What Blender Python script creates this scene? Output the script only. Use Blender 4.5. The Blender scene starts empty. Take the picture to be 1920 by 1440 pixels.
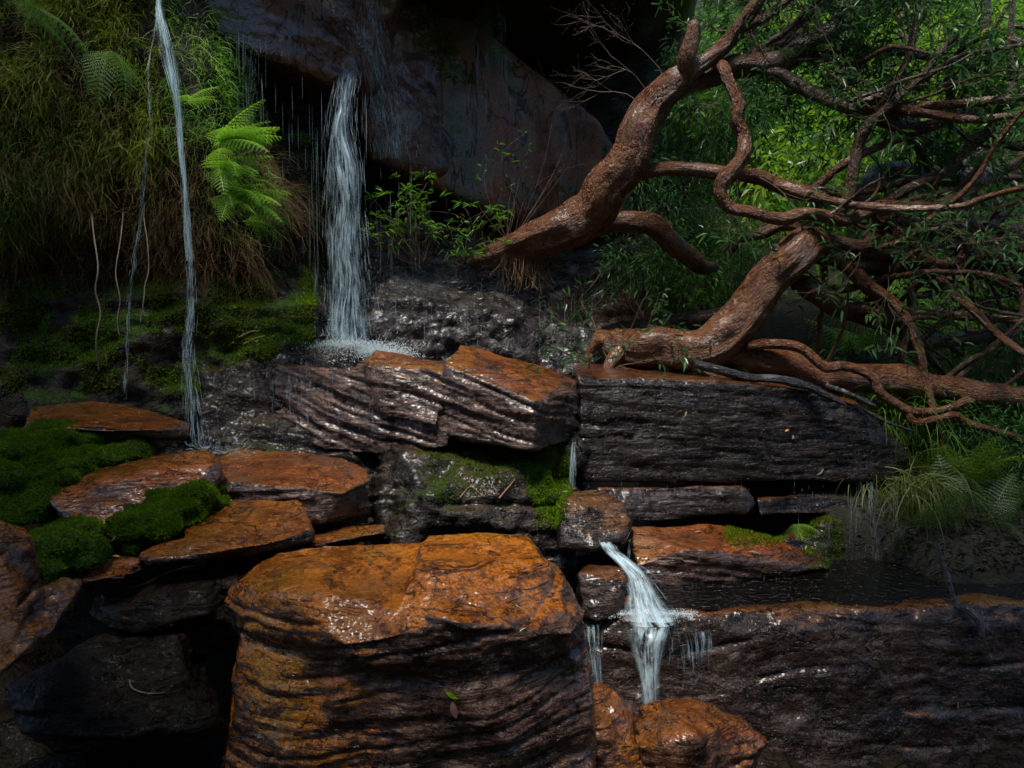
import bpy, bmesh, math, random
import numpy as np
from mathutils import Vector, Matrix, Euler

random.seed(11)
rng = np.random.default_rng(11)
SC = bpy.context.scene
COL = SC.collection
R = math.radians

# ------------------------------------------------------------------ camera
CAM_Z, F_PX, PITCH = 1.5, 1493.0, math.atan(120 / 1493.0)
cam_data = bpy.data.cameras.new('camera')
cam_data.sensor_width = 36.0
cam_data.lens = 36.0 * F_PX / 1920.0
cam_data.clip_start = 0.05
cam_data.clip_end = 2000
cam = bpy.data.objects.new('camera', cam_data)
COL.objects.link(cam)
cam.location = (0, 0, CAM_Z)
cam.rotation_euler = (R(90) - PITCH, 0, 0)
SC.camera = cam

# ------------------------------------------------------------------ sky, sun, exposure
SUN_EL, SUN_AZ = R(71), R(206)          # azimuth clockwise from +Y (away from camera)
world = bpy.data.worlds.new('World')
SC.world = world
world.use_nodes = True
wn = world.node_tree
sky = wn.nodes.new('ShaderNodeTexSky')
sky.sky_type = 'NISHITA'
sky.sun_disc = False
sky.ozone_density = 4.0
sky.dust_density = 0.3
sky.sun_elevation = SUN_EL
sky.sun_rotation = SUN_AZ
wn.links.new(sky.outputs[0], wn.nodes['Background'].inputs[0])
wn.nodes['Background'].inputs[1].default_value = 0.08
sun_data = bpy.data.lights.new('sun', 'SUN')
sun_data.energy = 2.6
sun_data.angle = R(16)
sun_data.color = (1.0, 0.93, 0.83)
sun = bpy.data.objects.new('sun', sun_data)
COL.objects.link(sun)
sd = Vector((math.sin(SUN_AZ) * math.cos(SUN_EL), math.cos(SUN_AZ) * math.cos(SUN_EL), math.sin(SUN_EL)))
sun.rotation_euler = (-sd).to_track_quat('-Z', 'Y').to_euler()
sun.location = (0, -2, 9)
SC.view_settings.view_transform = 'Standard'
SC.view_settings.look = 'None'
SC.view_settings.gamma = 1.0
SC.view_settings.exposure = 0.92
SC.view_settings.use_curve_mapping = False
SC.cycles.use_denoising = True
SC.cycles.max_bounces = 4
SC.cycles.diffuse_bounces = 3
SC.cycles.use_adaptive_sampling = True
SC.cycles.adaptive_threshold = 0.03
SC.cycles.transparent_max_bounces = 12
SC.cycles.caustics_reflective = False
SC.cycles.caustics_refractive = False
SC.cycles.sample_clamp_indirect = 4.0

# ------------------------------------------------------------------ helpers
_cp, _sp = math.cos(PITCH), math.sin(PITCH)


def P(px, py, d):
    """point seen at photo pixel (px, py) standing d metres into the scene"""
    a = (px - 960.0) / F_PX
    b = (720.0 - py) / F_PX
    v = np.array([a, _cp + b * _sp, -_sp + b * _cp])
    return v * (d / v[1]) + np.array([0, 0, CAM_Z])


def PP(pts):
    return np.array([P(*p) for p in pts])


def pix(p):
    """photo pixel of world points (N,3)"""
    q = p - np.array([0, 0, CAM_Z])
    f = q[:, 1] * _cp - q[:, 2] * _sp
    u = q[:, 1] * _sp + q[:, 2] * _cp
    return np.stack([960 + F_PX * q[:, 0] / f, 720 - F_PX * u / f], 1)


def mpp(d):
    return d / F_PX


def _hash(ix, iy, iz, seed):
    h = (ix.astype(np.int64) * 374761393 + iy.astype(np.int64) * 668265263 + iz.astype(np.int64) * 2147483647 + seed * 1274126177) & 0xffffffff
    h = ((h ^ (h >> 13)) * 1274126177) & 0xffffffff
    h = ((h ^ (h >> 16)) * 2246822519) & 0xffffffff
    h = h ^ (h >> 15)
    return (h & 0xffff) / 32767.5 - 1.0


def noise(p, seed=0):
    i = np.floor(p).astype(np.int64)
    f = p - i
    f = f * f * (3 - 2 * f)
    r = 0
    for dx in (0, 1):
        wx = f[:, 0] if dx else 1 - f[:, 0]
        for dy in (0, 1):
            wy = f[:, 1] if dy else 1 - f[:, 1]
            for dz in (0, 1):
                wz = f[:, 2] if dz else 1 - f[:, 2]
                r = r + wx * wy * wz * _hash(i[:, 0] + dx, i[:, 1] + dy, i[:, 2] + dz, seed)
    return r


def fbm(p, octv=4, seed=0, gain=0.5):
    r, a, s = 0, 1.0, 1.0
    for o in range(octv):
        r = r + a * noise(p * s + 17.3 * o, seed + o)
        a *= gain
        s *= 2.03
    return r


def link(o, parent=None):
    COL.objects.link(o)
    if parent is not None:
        o.parent = parent
    return o


def tag(o, label=None, cat=None, group=None, kind=None):
    if label: o['label'] = label
    if cat: o['category'] = cat
    if group: o['group'] = group
    if kind: o['kind'] = kind
    return o


def empty(name, loc, label=None, cat=None, group=None):
    o = bpy.data.objects.new(name, None)
    o.empty_display_size = 0.1
    o.location = loc
    link(o)
    return tag(o, label, cat, group)


def mesh_np(name, V, faces, mat=None, smooth=True, tint=None, uv=None):
    """V (N,3); faces (M,k) int array"""
    V = np.asarray(V, dtype=np.float32)
    faces = np.asarray(faces, dtype=np.int32)
    m = bpy.data.meshes.new(name)
    k = faces.shape[1]
    m.vertices.add(len(V))
    m.vertices.foreach_set('co', V.ravel())
    m.loops.add(faces.size)
    m.loops.foreach_set('vertex_index', faces.ravel())
    m.polygons.add(len(faces))
    m.polygons.foreach_set('loop_start', np.arange(0, faces.size, k, dtype=np.int32))
    m.polygons.foreach_set('loop_total', np.full(len(faces), k, dtype=np.int32))
    m.polygons.foreach_set('use_smooth', np.full(len(faces), smooth))
    if tint is not None:
        a = m.attributes.new('tint', 'FLOAT', 'POINT')
        a.data.foreach_set('value', np.asarray(tint, dtype=np.float32))
    if uv is not None:
        l = m.uv_layers.new(name='UVMap')
        l.data.foreach_set('uv', np.asarray(uv, dtype=np.float32)[faces.ravel()].ravel())
    m.update(calc_edges=True)
    m.validate()
    if mat: m.materials.append(mat)
    return m


def obj(name, mesh, parent=None, origin=None):
    """link a mesh; with origin the vertices are moved so that the object's own origin sits there"""
    o = bpy.data.objects.new(name, mesh)
    if origin is not None:
        origin = Vector(origin)
        mesh.transform(Matrix.Translation(-origin))
        o.location = origin
    link(o)
    if parent is not None:
        o.parent = parent
        if origin is None:
            o.matrix_parent_inverse = Matrix.Translation(-parent.location)
    return o


# ------------------------------------------------------------------ materials
class Mat:
    def __init__(s, name):
        s.m = bpy.data.materials.new(name)
        s.m.use_nodes = True
        s.t = s.m.node_tree
        s.bsdf = s.t.nodes['Principled BSDF']
        s.out = s.t.nodes['Material Output']

    def n(s, typ, ins=None, **kw):
        nd = s.t.nodes.new('ShaderNode' + typ)
        for k, v in kw.items():
            setattr(nd, k, v)
        for k, v in (ins or {}).items():
            s.set(nd.inputs[k], v)
        return nd

    def set(s, sock, v):
        if isinstance(v, bpy.types.NodeSocket):
            s.t.links.new(v, sock)
        elif isinstance(v, bpy.types.Node):
            s.t.links.new(v.outputs[0], sock)
        else:
            if sock.type == 'RGBA' and len(v) == 3:
                v = (*v, 1)
            sock.default_value = v

    def math(s, op, a, b=0.0, clamp=False):
        return s.n('Math', {0: a, 1: b}, operation=op, use_clamp=clamp).outputs[0]

    def mix(s, f, a, b):
        nd = s.n('Mix', data_type='RGBA')
        s.set(nd.inputs[0], f); s.set(nd.inputs[6], a); s.set(nd.inputs[7], b)
        return nd.outputs[2]

    def ramp(s, f, lo, hi, a=0.0, b=1.0, smooth=True):
        nd = s.n('MapRange', {0: f, 1: lo, 2: hi, 3: a, 4: b})
        nd.interpolation_type = 'SMOOTHSTEP' if smooth else 'LINEAR'
        return nd.outputs[0]

    def noise(s, vec, scale, detail=4, rough=0.55, dist=0.0):
        nd = s.n('TexNoise', {'Vector': vec, 'Scale': scale, 'Detail': detail, 'Roughness': rough, 'Distortion': dist})
        return nd.outputs[0]

    def b(s, **kw):
        for k, v in kw.items():
            s.set(s.bsdf.inputs[k.replace('_', ' ')], v)


def rock_mat(name, top, side1, side2, lo=0.45, hi=0.8, tilt=(0, 0, 0), rough=(0.16, 0.42), bump=0.5, moss=None, mosslo=0.55, layer=15, topnoise=0.5, coat=1.0, stainx=None, cior=1.5, spec=.5):
    M = Mat(name)
    geo = M.n('NewGeometry')
    pos = geo.outputs['Position']
    nz = M.n('SeparateXYZ', {0: geo.outputs['Normal']}).outputs[2]
    mp = M.n('Mapping', {'Vector': pos, 'Rotation': tilt, 'Scale': (2.2, 2.2, layer)}).outputs[0]
    lay = M.noise(mp, 1.6, 5, 0.6, 0.4)
    big = M.noise(pos, 2.3, 4, 0.6)
    med = M.noise(pos, 9, 5, 0.62)
    fine = M.noise(pos, 55, 4, 0.65)
    grain = M.noise(pos, 210, 2, 0.6)
    sidec = M.mix(M.ramp(M.math('ADD', M.math('MULTIPLY', lay, 0.6), M.math('MULTIPLY', med, 0.4)), 0.38, 0.62), side1, side2)
    # grit and thin bedding cracks
    gr = M.ramp(M.noise(pos, 130, 3, .7), .3, .7, .5, 1.45)
    mp3 = M.n('Mapping', {'Vector': pos, 'Rotation': tilt, 'Scale': (1.5, 1.5, layer * 1.35), 'Location': (4, 2, 9)}).outputs[0]
    ln1 = M.math('ABSOLUTE', M.math('SUBTRACT', M.noise(mp3, 2.2, 4, .6, .7), .5))
    ln2 = M.math('ABSOLUTE', M.math('SUBTRACT', M.noise(pos, 3.4, 5, .6, .9), .5))
    crack = M.math('MULTIPLY', M.math('MINIMUM', M.ramp(ln1, .002, .018), M.ramp(ln2, .0, .004)), 1.0)
    # dark wet seams
    sidec = M.mix(M.ramp(lay, 0.5, 0.3, 0, 0.75), sidec, (side1[0] * .25, side1[1] * .25, side1[2] * .25))
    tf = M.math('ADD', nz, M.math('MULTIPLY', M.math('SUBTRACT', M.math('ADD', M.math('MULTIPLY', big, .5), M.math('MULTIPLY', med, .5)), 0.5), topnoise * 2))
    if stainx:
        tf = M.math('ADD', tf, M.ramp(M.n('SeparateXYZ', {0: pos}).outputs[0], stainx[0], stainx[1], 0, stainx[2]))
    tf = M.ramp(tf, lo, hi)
    topc = M.mix(M.ramp(M.math('ADD', M.math('MULTIPLY', med, .6), M.math('MULTIPLY', fine, .4)), 0.36, 0.62), (top[0] * .24, top[1] * .2, top[2] * .3), top)
    topc = M.mix(M.ramp(M.noise(pos, 4.5, 5, .65), .52, .68, 0, .6), topc, (top[0] * .25, top[1] * .25, top[2] * .4))
    topc = M.mix(M.ramp(big, 0.45, 0.7), topc, (top[0] * .8, top[1] * 1.08, top[2] * 1.1))
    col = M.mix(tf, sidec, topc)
    sc_ = M.n('VectorMath', {0: col}, operation='SCALE'); M.set(sc_.inputs['Scale'], M.math('MULTIPLY', gr, M.ramp(crack, 0, 1, .18, 1, False)))
    col = sc_.outputs[0]
    rgh = M.ramp(M.math('ADD', M.math('MULTIPLY', med, 0.6), M.math('MULTIPLY', fine, 0.4)), 0.35, 0.68, rough[0], rough[1])
    if moss:
        mf = M.ramp(M.math('ADD', M.math('MULTIPLY', big, 0.65), M.math('ADD', M.math('MULTIPLY', med, 0.25), M.math('MULTIPLY', nz, 0.12))), mosslo, mosslo + 0.08)
        mc = M.mix(M.ramp(M.noise(pos, 120, 3), .35, .65), (moss[0] * .35, moss[1] * .35, moss[2] * .35), moss)
        col = M.mix(mf, col, mc)
        rgh = M.math('MAXIMUM', rgh, M.math('MULTIPLY', mf, 0.85))
    h = M.math('ADD', M.math('MULTIPLY', lay, 0.8), M.math('ADD', M.math('MULTIPLY', med, 0.7), M.math('ADD', M.math('MULTIPLY', fine, 0.3), M.math('ADD', M.math('MULTIPLY', grain, 0.03), M.math('MULTIPLY', crack, .22)))))
    bp = M.n('Bump', {'Strength': bump, 'Distance': 0.035, 'Height': h})
    M.b(Base_Color=col, Roughness=rgh, Normal=bp.outputs[0], IOR=1.42, Specular_IOR_Level=spec)
    M.b(Coat_Weight=M.ramp(M.noise(pos, 4.5, 4), .38, .6, .12, coat), Coat_Roughness=0.19, Coat_IOR=cior)
    film = M.math('ADD', M.math('MULTIPLY', lay, .5), M.math('ADD', M.math('MULTIPLY', M.noise(pos, 11, 3, .5), .8), M.math('MULTIPLY', M.noise(pos, 30, 1.5, .5), .42)))
    bp2 = M.n('Bump', {'Strength': .75, 'Distance': M.ramp(nz, .4, .9, .02, .04), 'Height': film})
    M.b(Coat_Normal=bp2.outputs[0])
    return M.m


def leaf_mat(name, c1, c2, trans=0.35, rough=0.4, c3=None, spec=.4):
    M = Mat(name)
    t = M.n('Attribute', attribute_name='tint').outputs['Fac']
    col = M.mix(t, c1, c2)
    if c3:
        col = M.mix(M.ramp(t, 0.86, 0.97), col, c3)
    M.b(Base_Color=col, Roughness=rough, Specular_IOR_Level=spec)
    tr = M.n('BsdfTranslucent', {'Color': M.mix(0.5, col, (c2[0] * 1.3, c2[1] * 1.3, c2[2] * .6))})
    mx = M.n('MixShader', {0: trans, 1: M.bsdf.outputs[0], 2: tr.outputs[0]})
    M.t.links.new(mx.outputs[0], M.out.inputs[0])
    return M.m


def bark_mat(name, c1, c2, c3, rough=(0.25, 0.6), bump=0.95):
    M = Mat(name)
    uv = M.n('UVMap', uv_map='UVMap').outputs[0]
    pos = M.n('NewGeometry').outputs['Position']
    mp = M.n('Mapping', {'Vector': uv, 'Scale': (120, 20, 1)}).outputs[0]
    fib = M.noise(mp, 1.0, 5, 0.65, 0.6)
    mp2 = M.n('Mapping', {'Vector': uv, 'Scale': (60, 40, 1)}).outputs[0]
    plate = M.n('TexVoronoi', {'Vector': mp2, 'Scale': 0.9}).outputs[0]
    med = M.noise(pos, 7, 4, 0.6)
    fine = M.noise(pos, 80, 3, 0.6)
    col = M.mix(M.ramp(med, 0.35, 0.65), c1, c2)
    col = M.mix(M.ramp(M.math('MULTIPLY', fib, M.math('ADD', fine, 0.5)), 0.48, 0.68), col, c3)
    col = M.mix(M.ramp(fib, 0.48, 0.3, 0, 0.8), col, (c1[0] * .2, c1[1] * .2, c1[2] * .2))
    lich = M.noise(pos, 16, 5, 0.7)
    col = M.mix(M.ramp(lich, 0.56, 0.68, 0, .75), col, c3)
    h = M.math('ADD', fib, M.math('ADD', M.math('MULTIPLY', fine, 0.5), M.math('ADD', M.math('MULTIPLY', plate, -0.45), M.math('MULTIPLY', lich, .8))))
    bp = M.n('Bump', {'Strength': bump, 'Distance': 0.02, 'Height': h})
    M.b(Base_Color=col, Roughness=M.ramp(med, .35, .65, rough[0], rough[1]), Normal=bp.outputs[0], Specular_IOR_Level=0.45)
    bp2 = M.n('Bump', {'Strength': .6, 'Distance': 0.012, 'Height': M.math('ADD', M.noise(pos, 26, 2), M.math('MULTIPLY', fib, .5))})
    M.b(Coat_Weight=M.ramp(M.noise(pos, 5, 3), .42, .62, 0, .85), Coat_Roughness=.2, Coat_IOR=1.45, Coat_Normal=bp2.outputs[0])
    return M.m


def plain_mat(name, c, c2=None, rough=0.5, scale=12, bump=0.3):
    M = Mat(name)
    pos = M.n('NewGeometry').outputs['Position']
    nz = M.noise(pos, scale, 5, 0.6)
    M.b(Base_Color=M.mix(M.ramp(nz, .35, .65), c, c2 or c), Roughness=rough)
    bp = M.n('Bump', {'Strength': bump, 'Distance': 0.02, 'Height': M.math('ADD', nz, M.noise(pos, scale * 6, 3))})
    M.b(Normal=bp.outputs[0])
    return M.m


def water_mat(name, col, density, rough=0.15):
    M = Mat(name)
    M.b(Base_Color=col, Roughness=rough, IOR=1.33, Specular_IOR_Level=0.6)
    tl = M.n('BsdfTranslucent', {'Color': col})
    m1 = M.n('MixShader', {0: 0.2, 1: M.bsdf.outputs[0], 2: tl.outputs[0]})
    tp = M.n('BsdfTransparent', {'Color': (1, 1, 1)})
    pos = M.n('NewGeometry').outputs['Position']
    mp = M.n('Mapping', {'Vector': pos, 'Scale': (30, 30, 6)}).outputs[0]
    f = M.ramp(M.noise(mp, 1.0, 3), 0.3, 0.7, density * 0.55, min(1, density * 1.35))
    m2 = M.n('MixShader', {0: f, 1: tp.outputs[0], 2: m1.outputs[0]})
    M.t.links.new(m2.outputs[0], M.out.inputs[0])
    return M.m


ORANGE = (0.56, 0.165, 0.004)
MT = {}
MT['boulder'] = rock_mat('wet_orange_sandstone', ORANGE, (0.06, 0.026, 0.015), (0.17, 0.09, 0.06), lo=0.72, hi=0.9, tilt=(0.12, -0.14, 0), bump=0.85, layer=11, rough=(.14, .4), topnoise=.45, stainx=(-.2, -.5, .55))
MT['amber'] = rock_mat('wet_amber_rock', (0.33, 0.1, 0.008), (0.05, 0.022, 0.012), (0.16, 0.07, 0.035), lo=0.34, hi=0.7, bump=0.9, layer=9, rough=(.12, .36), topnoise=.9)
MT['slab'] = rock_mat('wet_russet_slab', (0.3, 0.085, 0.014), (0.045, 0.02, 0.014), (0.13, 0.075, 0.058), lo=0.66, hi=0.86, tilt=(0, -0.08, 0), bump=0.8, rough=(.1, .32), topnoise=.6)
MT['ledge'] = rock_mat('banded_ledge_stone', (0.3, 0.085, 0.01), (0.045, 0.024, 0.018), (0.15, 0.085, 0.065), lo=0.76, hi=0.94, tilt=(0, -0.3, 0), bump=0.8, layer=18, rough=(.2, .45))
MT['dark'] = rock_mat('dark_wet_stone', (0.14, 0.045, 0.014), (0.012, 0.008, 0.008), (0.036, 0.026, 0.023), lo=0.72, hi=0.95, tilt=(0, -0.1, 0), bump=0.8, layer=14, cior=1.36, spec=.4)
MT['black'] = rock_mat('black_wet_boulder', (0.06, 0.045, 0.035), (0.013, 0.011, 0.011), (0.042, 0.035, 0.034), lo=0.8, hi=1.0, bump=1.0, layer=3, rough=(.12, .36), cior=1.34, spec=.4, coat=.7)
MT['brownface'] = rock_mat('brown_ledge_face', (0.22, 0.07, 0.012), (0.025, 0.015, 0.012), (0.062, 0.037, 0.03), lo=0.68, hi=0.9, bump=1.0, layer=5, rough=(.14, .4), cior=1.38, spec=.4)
MT['cliff'] = rock_mat('cliff_stone', (0.04, 0.028, 0.02), (0.016, 0.012, 0.011), (0.05, 0.032, 0.024), lo=0.8, hi=1.0, bump=0.6, layer=2.5, rough=(.3, .6), moss=(0.04, 0.085, 0.008), mosslo=0.66, cior=1.33, spec=.3, coat=.4)
MT['slabcliff'] = rock_mat('rusty_cliff_slab', (0.15, 0.08, 0.04), (0.36, 0.1, 0.03), (0.16, 0.14, 0.095), lo=0.8, hi=1.0, bump=0.7, layer=.3, rough=(.3, .6), coat=.4)
MT['bank'] = rock_mat('mossy_bank_soil', (0.03, 0.025, 0.015), (0.016, 0.012, 0.01), (0.04, 0.03, 0.022), bump=0.9, layer=2, rough=(.35, .8), moss=(0.04, 0.09, 0.006), mosslo=0.5, coat=.06, cior=1.33, spec=.2)
MT['overhang'] = rock_mat('black_overhang_stone', (0.06, 0.04, 0.03), (0.04, 0.024, 0.018), (0.11, 0.06, 0.04), lo=0.8, hi=1.0, bump=0.9, layer=2.5, rough=(.2, .5), moss=(0.03, 0.06, 0.006), mosslo=0.62, cior=1.33, spec=.3)
MT['mossdark'] = rock_mat('dripping_dark_stone', (0.06, 0.035, 0.015), (0.012, 0.009, 0.007), (0.035, 0.025, 0.02), lo=0.75, hi=.95, tilt=(0, -.15, 0), bump=0.95, layer=7, rough=(.15, .45), moss=(0.03, 0.055, 0.008), mosslo=0.58, coat=.6, cior=1.33, spec=.3)
MT['wetcliff'] = rock_mat('wet_rusty_cliff', (0.1, 0.06, 0.03), (0.2, 0.055, 0.018), (0.09, 0.07, 0.05), lo=0.8, hi=1.0, bump=0.8, layer=.5, rough=(.25, .5), moss=(0.05, 0.1, 0.01), mosslo=.64)
MT['pit'] = rock_mat('dark_creek_bed', (0.03, 0.018, 0.01), (0.012, 0.008, 0.007), (0.03, 0.02, 0.015), bump=0.9, layer=8, rough=(.3, .6), coat=.15, cior=1.33, spec=.15)
MT['hill'] = plain_mat('leaf_litter_soil', (0.007, 0.006, 0.004), (0.018, 0.018, 0.008), 0.9, 9, .8)
MT['moss'] = leaf_mat('moss', (0.045, 0.12, 0.004), (0.2, 0.32, 0.012), 0.3, 0.9, (0.13, 0.085, 0.02), .05)
MT['mossbase'] = plain_mat('moss_cushion', (0.02, 0.05, 0.004), (0.055, 0.12, 0.008), 0.9, 70, 0.8)
MT['bark'] = bark_mat('wet_red_bark', (0.085, 0.02, 0.005), (0.15, 0.046, 0.011), (0.25, 0.125, 0.048), rough=(.2, .5))
MT['barkdark'] = bark_mat('dark_bark', (0.06, 0.025, 0.012), (0.1, 0.045, 0.022), (0.19, 0.11, 0.06), rough=(.25, .55))
MT['barkgrey'] = bark_mat('grey_bark', (0.11, 0.08, 0.06), (0.2, 0.155, 0.12), (0.3, 0.25, 0.2), rough=(.4, .7))
MT['burnt'] = bark_mat('blackened_wood', (0.015, 0.015, 0.018), (0.03, 0.032, 0.038), (0.07, 0.075, 0.085), rough=(.25, .5))
MT['twig'] = plain_mat('twig_bark', (0.07, 0.045, 0.03), (0.14, 0.09, 0.06), 0.6, 20)
MT['twigpale'] = plain_mat('pale_twig_bark', (0.2, 0.15, 0.11), (0.3, 0.22, 0.15), 0.6, 20)
MT['stick'] = plain_mat('brown_stick', (0.2, 0.09, 0.04), (0.3, 0.15, 0.07), 0.45, 20)
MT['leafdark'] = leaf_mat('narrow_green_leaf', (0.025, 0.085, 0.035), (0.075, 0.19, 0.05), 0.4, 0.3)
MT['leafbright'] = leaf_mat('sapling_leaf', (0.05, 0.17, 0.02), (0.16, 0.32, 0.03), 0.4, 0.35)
MT['leafyellow'] = leaf_mat('sunlit_yellow_green_leaf', (0.07, 0.22, 0.025), (0.26, 0.42, 0.035), 0.5, 0.35)  # glow of backlit foliage put into the leaf colour
MT['leafmid'] = leaf_mat('thicket_leaf', (0.04, 0.15, 0.035), (0.15, 0.32, 0.045), 0.45, 0.3)
MT['fern'] = leaf_mat('fern_green', (0.1, 0.33, 0.04), (0.3, 0.55, 0.06), 0.45, 0.45)
MT['ferndark'] = leaf_mat('shaded_fern_green', (0.05, 0.12, 0.012), (0.11, 0.22, 0.02), 0.35, 0.5)  # darker copy of the fern green, shade put into the colour
MT['fernshade'] = leaf_mat('deep_shade_fern_green', (0.015, 0.05, 0.01), (0.05, 0.1, 0.016), 0.3, 0.5)  # darkest fern copy, deep shade of the bank painted into the leaves
MT['litter'] = leaf_mat('fallen_leaf_bits', (.06, .03, .012), (.3, .19, .09), .1, .5, (.16, .2, .03))
MT['grass'] = leaf_mat('hanging_grass', (0.06, 0.17, 0.014), (0.27, 0.32, 0.03), 0.4, 0.5)
MT['root'] = leaf_mat('hanging_rootlets', (0.08, 0.045, 0.018), (0.3, 0.18, 0.07), 0.15, 0.6)
MT['sedge'] = leaf_mat('sedge', (0.05, 0.09, 0.012), (0.16, 0.18, 0.04), 0.3, 0.5)
MT['water'] = water_mat('falling_water', (0.7, 0.87, 0.95), 0.55)  # water's slight blue, with cool sky light put into the colour
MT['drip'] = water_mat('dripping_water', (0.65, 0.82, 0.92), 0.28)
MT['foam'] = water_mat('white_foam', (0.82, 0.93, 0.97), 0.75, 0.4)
Mp = Mat('shallow_pool_water')
_g = Mp.n('NewGeometry').outputs['Position']
Mp.b(Base_Color=(0.004, 0.003, 0.002), Roughness=0.05, IOR=1.33, Normal=Mp.n('Bump', {'Strength': 0.8, 'Distance': 0.05, 'Height': Mp.noise(_g, 30, 4)}).outputs[0])
MT['pool'] = Mp.m


def veil_mat(name, col, lo, hi, su=16, sv=2.2):
    M = Mat(name)
    uv = M.n('UVMap', uv_map='UVMap').outputs[0]
    sx = M.n('SeparateXYZ', {0: uv})
    mp = M.n('Mapping', {'Vector': uv, 'Scale': (su, sv, 1)}).outputs[0]
    a = M.noise(mp, 1.0, 5, .62, .25)
    mp2 = M.n('Mapping', {'Vector': uv, 'Scale': (su * .2, sv * 1.4, 1), 'Location': (3, 7, 0)}).outputs[0]
    a = M.math('ADD', M.math('MULTIPLY', a, .62), M.math('MULTIPLY', M.noise(mp2, 1.0, 4, .6), .5))
    edge = M.math('MULTIPLY', M.ramp(sx.outputs[0], 0, .3), M.ramp(sx.outputs[0], 1, .7))
    al = M.math('MULTIPLY', M.ramp(a, lo, hi), edge)
    M.b(Base_Color=col, Roughness=.25, IOR=1.33, Specular_IOR_Level=.6)
    tl = M.n('BsdfTranslucent', {'Color': col})
    m1 = M.n('MixShader', {0: .25, 1: M.bsdf.outputs[0], 2: tl.outputs[0]})
    tp = M.n('BsdfTransparent', {'Color': (1, 1, 1)})
    m2 = M.n('MixShader', {0: al, 1: tp.outputs[0], 2: m1.outputs[0]})
    M.t.links.new(m2.outputs[0], M.out.inputs[0])
    return M.m


MT['veil'] = veil_mat('water_veil', (0.64, 0.86, 0.98), .53, .8, 17, 3.6)  # veil colours also take in the blue cast of the sky light
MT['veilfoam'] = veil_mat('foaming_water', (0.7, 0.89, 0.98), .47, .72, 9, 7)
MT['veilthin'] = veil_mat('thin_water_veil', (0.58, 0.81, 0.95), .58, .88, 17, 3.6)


# ------------------------------------------------------------------ rock builder
def hull_bm(bm, pts):
    vs = [bm.verts.new(p) for p in pts]
    r = bmesh.ops.convex_hull(bm, input=vs)
    junk = [e for e in r['geom_interior'] if isinstance(e, bmesh.types.BMVert)]
    junk += [e for e in r['geom_unused'] if isinstance(e, bmesh.types.BMVert)]
    if junk:
        bmesh.ops.delete(bm, geom=list(set(junk)), context='VERTS')


def ext(front, dy, dz=0.0):
    """front outline [(px,py,d)] -> hull points with the same outline dy metres deeper"""
    a = PP(front)
    return np.concatenate([a, a + np.array([0, dy, dz])])


def rock_mesh(name, hulls, voxel, mat, smooth=6, big=(0.05, 1.6), lay=(0.02, 14), bed=(0, 0, 1), fine=0.006, seed=0, topflat=0.5, steps=None, grooves=()):
    bm = bmesh.new()
    for h in hulls:
        hull_bm(bm, h)
    me = bpy.data.meshes.new(name + '_hull')
    bm.to_mesh(me); bm.free()
    o = bpy.data.objects.new(name + '_tmp', me)
    COL.objects.link(o)
    md = o.modifiers.new('r', 'REMESH'); md.mode = 'VOXEL'; md.voxel_size = voxel; md.use_smooth_shade = True
    ms = o.modifiers.new('s', 'SMOOTH'); ms.factor = 0.5; ms.iterations = smooth
    dg = bpy.context.evaluated_depsgraph_get()
    ev = o.evaluated_get(dg)
    m2 = bpy.data.meshes.new_from_object(ev)
    bpy.data.objects.remove(o); bpy.data.meshes.remove(me)
    m2.name = name
    n = len(m2.vertices)
    V = np.empty(n * 3, dtype=np.float32); m2.vertices.foreach_get('co', V); V = V.reshape(-1, 3).astype(np.float64)
    N = np.empty(n * 3, dtype=np.float32); m2.vertex_normals.foreach_get('vector', N); N = N.reshape(-1, 3).astype(np.float64)
    bed = np.array(bed, dtype=float); bed /= np.linalg.norm(bed)
    up = np.abs(N @ bed)
    side = np.clip(1 - up * 1.05, 0, 1)
    disp = big[0] * fbm(V * big[1], 3, seed)
    warp = 0.035 * fbm(V * 2.2, 2, seed + 5)
    s = V @ bed + warp
    lat = V - np.outer(V @ bed, bed)
    la = 0
    for k, (amp, fr, lf) in enumerate(((1.0, lay[1], 1.6), (0.6, lay[1] * 2.7, 3.4), (0.35, lay[1] * 6.1, 7.0))):
        q = lat * lf + np.outer(s * fr, bed) + 31 * k
        v = noise(q, seed + 20 + k)
        la = la + amp * np.sign(v) * np.abs(v) ** 0.6
    disp = disp + lay[0] * la * (side ** 0.7 + (1 - topflat) * 0.15)
    if steps is not None:
        hgt, amp = steps
        kk = s / hgt
        saw = kk - np.floor(kk)
        disp = disp + amp * (0.5 - saw) * side
    for gi, (sp_, w_, dp_) in enumerate(grooves):
        ph = s / sp_ + 0.45 * noise(lat * 1.6, seed + 60 + gi)
        rr_ = np.round(ph)
        dist = np.abs(ph - rr_) * sp_
        msk = np.clip(noise(lat * 2.4 + np.outer(rr_ * 7.7, bed), seed + 70 + gi) * 2.2 + .35, 0, 1)
        disp = disp - dp_ * np.exp(-(dist / w_) ** 2) * msk * (side ** .5)
    disp = disp + fine * fbm(V * 13, 4, seed + 40, .6) * (0.45 + side * .8)
    V2 = V + N * disp[:, None]
    m2.vertices.foreach_set('co', V2.astype(np.float32).ravel())
    m2.polygons.foreach_set('use_smooth', np.full(len(m2.polygons), True))
    m2.materials.clear(); m2.materials.append(mat)
    m2.update()
    return m2


def base_of(m):
    n = len(m.vertices)
    V = np.empty(n * 3, dtype=np.float32); m.vertices.foreach_get('co', V); V = V.reshape(-1, 3)
    lo, hi = V.min(0), V.max(0)
    return ((lo[0] + hi[0]) / 2, (lo[1] + hi[1]) / 2, lo[2])


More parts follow.
